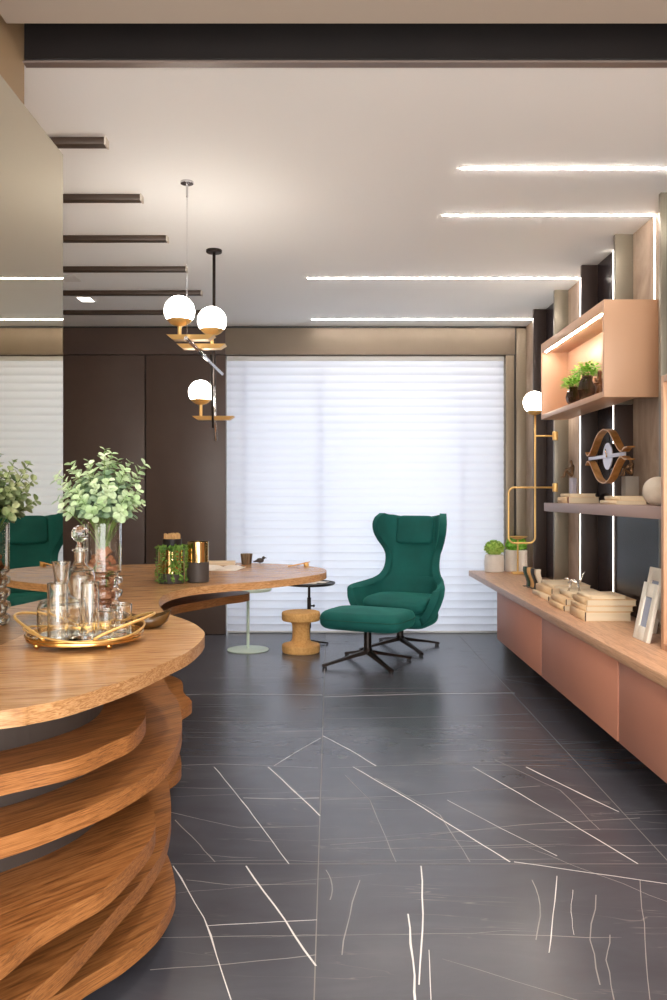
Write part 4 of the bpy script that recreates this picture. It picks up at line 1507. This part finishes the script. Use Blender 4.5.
b = MB(); b.sphere((0, 0, gl.z - 1.0), .083, 36, 22); b.build('globe', M['globe'], wl_)
b = MB(); b.lathe([(0, -.094), (.014, -.094), (.045, -.084), (.056, -.063), (.052, -.065), (.0, -.083)], c=(0, 0, gl.z - 1.0), seg=32); b.build('globe_cup', M['brass'], wl_)

# ================================================================== PENDANT over the table
XP = -.72
pd = thing('pendant_light', 'three-globe brass pendant light hanging over the oak table', 'pendant light', (XP, 4.6, CZ))


def PL(v3):
    return Vector(v3) - Vector((XP, 4.6, CZ))


c1 = Vector((-.708, 4.06, CZ)); c2 = Vector((-.734, 5.19, CZ))
b = MB(); b.lathe([(0, 0), (.032, 0), (.032, -.010), (.006, -.012), (.005, -.075), (0, -.075)], c=PL(c1), seg=24); b.build('wire_canopy', M['chrome'], pd)
b = MB(); b.tube([PL(c1 + Vector((0, 0, -.07))), PL((c1.x, c1.y, 2.05))], .0012, 6); b.build('suspension_wire', M['chrome'], pd)
b = MB(); b.lathe([(0, 0), (.050, 0), (.050, -.014), (.047, -.017), (0, -.017)], c=PL(c2), seg=28); b.build('rod_canopy', M['black'], pd)
b = MB(); b.tube([PL(c2), PL((c2.x, c2.y, 1.97))], .010, 10); b.build('rod', M['black'], pd)
b = MB(); b.tube([PL((c2.x, c2.y, 1.97)), PL((c2.x + .012, c2.y, 1.62))], .009, 10); b.build('lower_rod', M['chrome'], pd)
b = MB(); b.tube([PL(at(268, 0, 1) * 0 + at(211, 355, 5.0)), PL(at(213, 428, 5.0))], .007, 8); b.build('drop_rod', M['black'], pd)
b = MB(); b.tube([PL((-.708, 4.03, 2.046)), PL((-.690, 5.24, 2.050))], .010, 12); b.build('cross_tube', M['chrome'], pd)
for (u, v_, y, rpx, u0, u1, vb) in ((179.5, 311, 4.10, 15.2, 168, 215, 336), (212, 321, 4.40, 14.4, 178, 226, 345), (200.8, 392.5, 5.10, 12.3, 193, 234.5, 416.5)):
    c = PL(at(u, v_, y)); r = rpx * y / FOC
    hold = MB(); hold.sphere(c, r, 36, 22); g_ = hold.build('globe', M['globe'], pd)
    b = MB(); zb2 = PL(at(u, vb, y)).z
    cap = []
    for i in range(9):
        a = -PI / 2 + (PI / 2 - .62) * i / 8
        cap.append((r * 1.02 * math.cos(a) if i else 0.0, r * 1.02 * math.sin(a)))
    inner = [(max(0, q_[0] - .002) if i_ < 8 else 0.0, q_[1] + .003) for i_, q_ in enumerate(reversed(cap))]
    b.lathe(cap, c=c, seg=32)
    b.lathe([(.010, zb2 - c.z), (.010, -r * .98)], c=c, seg=16)
    b.build('globe_cup', M['brass'], pd)
    xa, xb = PL(at(u0, vb, y)).x, PL(at(u1, vb, y)).x
    b = MB()
    rings = []
    for z_, ins, hw_ in ((zb2 - .022, .030, .030), (zb2, .0, .042)):
        rings.append([Vector((xa + ins, c.y - hw_, z_)), Vector((xb - ins, c.y - hw_, z_)), Vector((xb - ins, c.y + hw_, z_)), Vector((xa + ins, c.y + hw_, z_))])
    b.rings(rings, smooth=False)
    b.build('brass_bar', M['brass'], pd)
    # short neck joining bar and frame
    b = MB(); tgt = Vector((PL((c2.x, 0, 0)).x + .012, c.y, zb2 - .015))
    b.tube([tgt, Vector((PL((-.70, 0, 0)).x, PL((0, min(max(y, 4.06), 5.19), 0)).y, tgt.z - (.015 if y < 5 else .0)))], .006, 8)
    b.build('bar_clip', M['chrome'], pd)

# ================================================================== LIGHT
w = bpy.data.worlds.new('World'); SC.world = w
w.use_nodes = True
bg = w.node_tree.nodes['Background']
bg.inputs['Color'].default_value = (1.0, .98, .96, 1)
# added fill: world strong from behind the camera, dimmed beyond the window
wt_ = w.node_tree
tc_ = wt_.nodes.new('ShaderNodeTexCoord')
sx_ = wt_.nodes.new('ShaderNodeSeparateXYZ')
mr_ = wt_.nodes.new('ShaderNodeMapRange')
wt_.links.new(tc_.outputs['Generated'], sx_.inputs[0])
wt_.links.new(sx_.outputs['Y'], mr_.inputs[0])
mr_.inputs[1].default_value = -.15; mr_.inputs[2].default_value = .25
mr_.inputs[3].default_value = 7.6; mr_.inputs[4].default_value = .6
wt_.links.new(mr_.outputs[0], bg.inputs['Strength'])


def area(name, loc, rot, size, size_y, power, col=(1, 1, 1)):
    l = bpy.data.lights.new(name, 'AREA')
    l.shape = 'RECTANGLE'; l.size = size; l.size_y = size_y; l.energy = power; l.color = col
    o_ = bpy.data.objects.new(name, l); o_.location = loc; o_.rotation_euler = rot
    COL.objects.link(o_)
    return o_


def spot(name, loc, power, ang=100, blend=.8, tgt=None, col=(1, .93, .84), r=.05):
    l = bpy.data.lights.new(name, 'SPOT')
    l.energy = power; l.spot_size = math.radians(ang); l.spot_blend = blend; l.color = col; l.shadow_soft_size = r
    o_ = bpy.data.objects.new(name, l); o_.location = loc
    if tgt is not None:
        o_.rotation_euler = (Vector(tgt) - Vector(loc)).to_track_quat('-Z', 'Y').to_euler()
    COL.objects.link(o_)


# daylight outside the window
area('daylight', ((xw0 + xw1) / 2, YB + .95, 1.35), (-PI / 2, 0, 0), 3.4, 3.0, 30, (.84, .91, 1.0))
# spots of the two square downlights, then added ones without fixtures
spot('downlight_a', (-1.93, 6.48, CZ - .02), 18, 120, .9, (-1.93, 6.48, 0))
spot('downlight_b', (-1.86, 5.86, CZ - .02), 18, 120, .9, (-1.86, 5.86, 0))
spot('added_spot_a', (-.60, 2.45, CZ - .03), 38, 75, .7, (-.66, 2.30, .85))  # added unseen spots, no fixtures, extra light on table, floor and worktop
spot('added_spot_b', (.5, 2.4, CZ - .03), 50, 110, .8, (.5, 3.2, 0))
spot('added_spot_c', (1.35, 2.4, CZ - .03), 60, 100, .8, (1.4, 3.6, .6))

# ================================================================== CAMERA
cam = bpy.data.cameras.new('Camera')
co = bpy.data.objects.new('Camera', cam)
COL.objects.link(co)
co.location = (0, 0, EYE)
co.rotation_euler = (PI / 2, 0, 0)
cam.sensor_fit = 'VERTICAL'
cam.sensor_height = 36.0
cam.lens = 36.0 * FOC / 1000.0
cam.shift_x = (333.5 - UX) / 1000.0
cam.shift_y = -(500.0 - VY) / 1000.0
cam.clip_start = .02
SC.camera = co

SC.view_settings.view_transform = 'Standard'
SC.view_settings.look = 'None'
SC.view_settings.exposure = 0.5
SC.view_settings.gamma = 1.0
SC.view_settings.use_curve_mapping = False
cy = SC.cycles
cy.use_denoising = True
cy.max_bounces = 40
cy.diffuse_bounces = 6
cy.glossy_bounces = 6
cy.transmission_bounces = 36
cy.transparent_max_bounces = 40
cy.sample_clamp_indirect = 6.0
cy.blur_glossy = .5
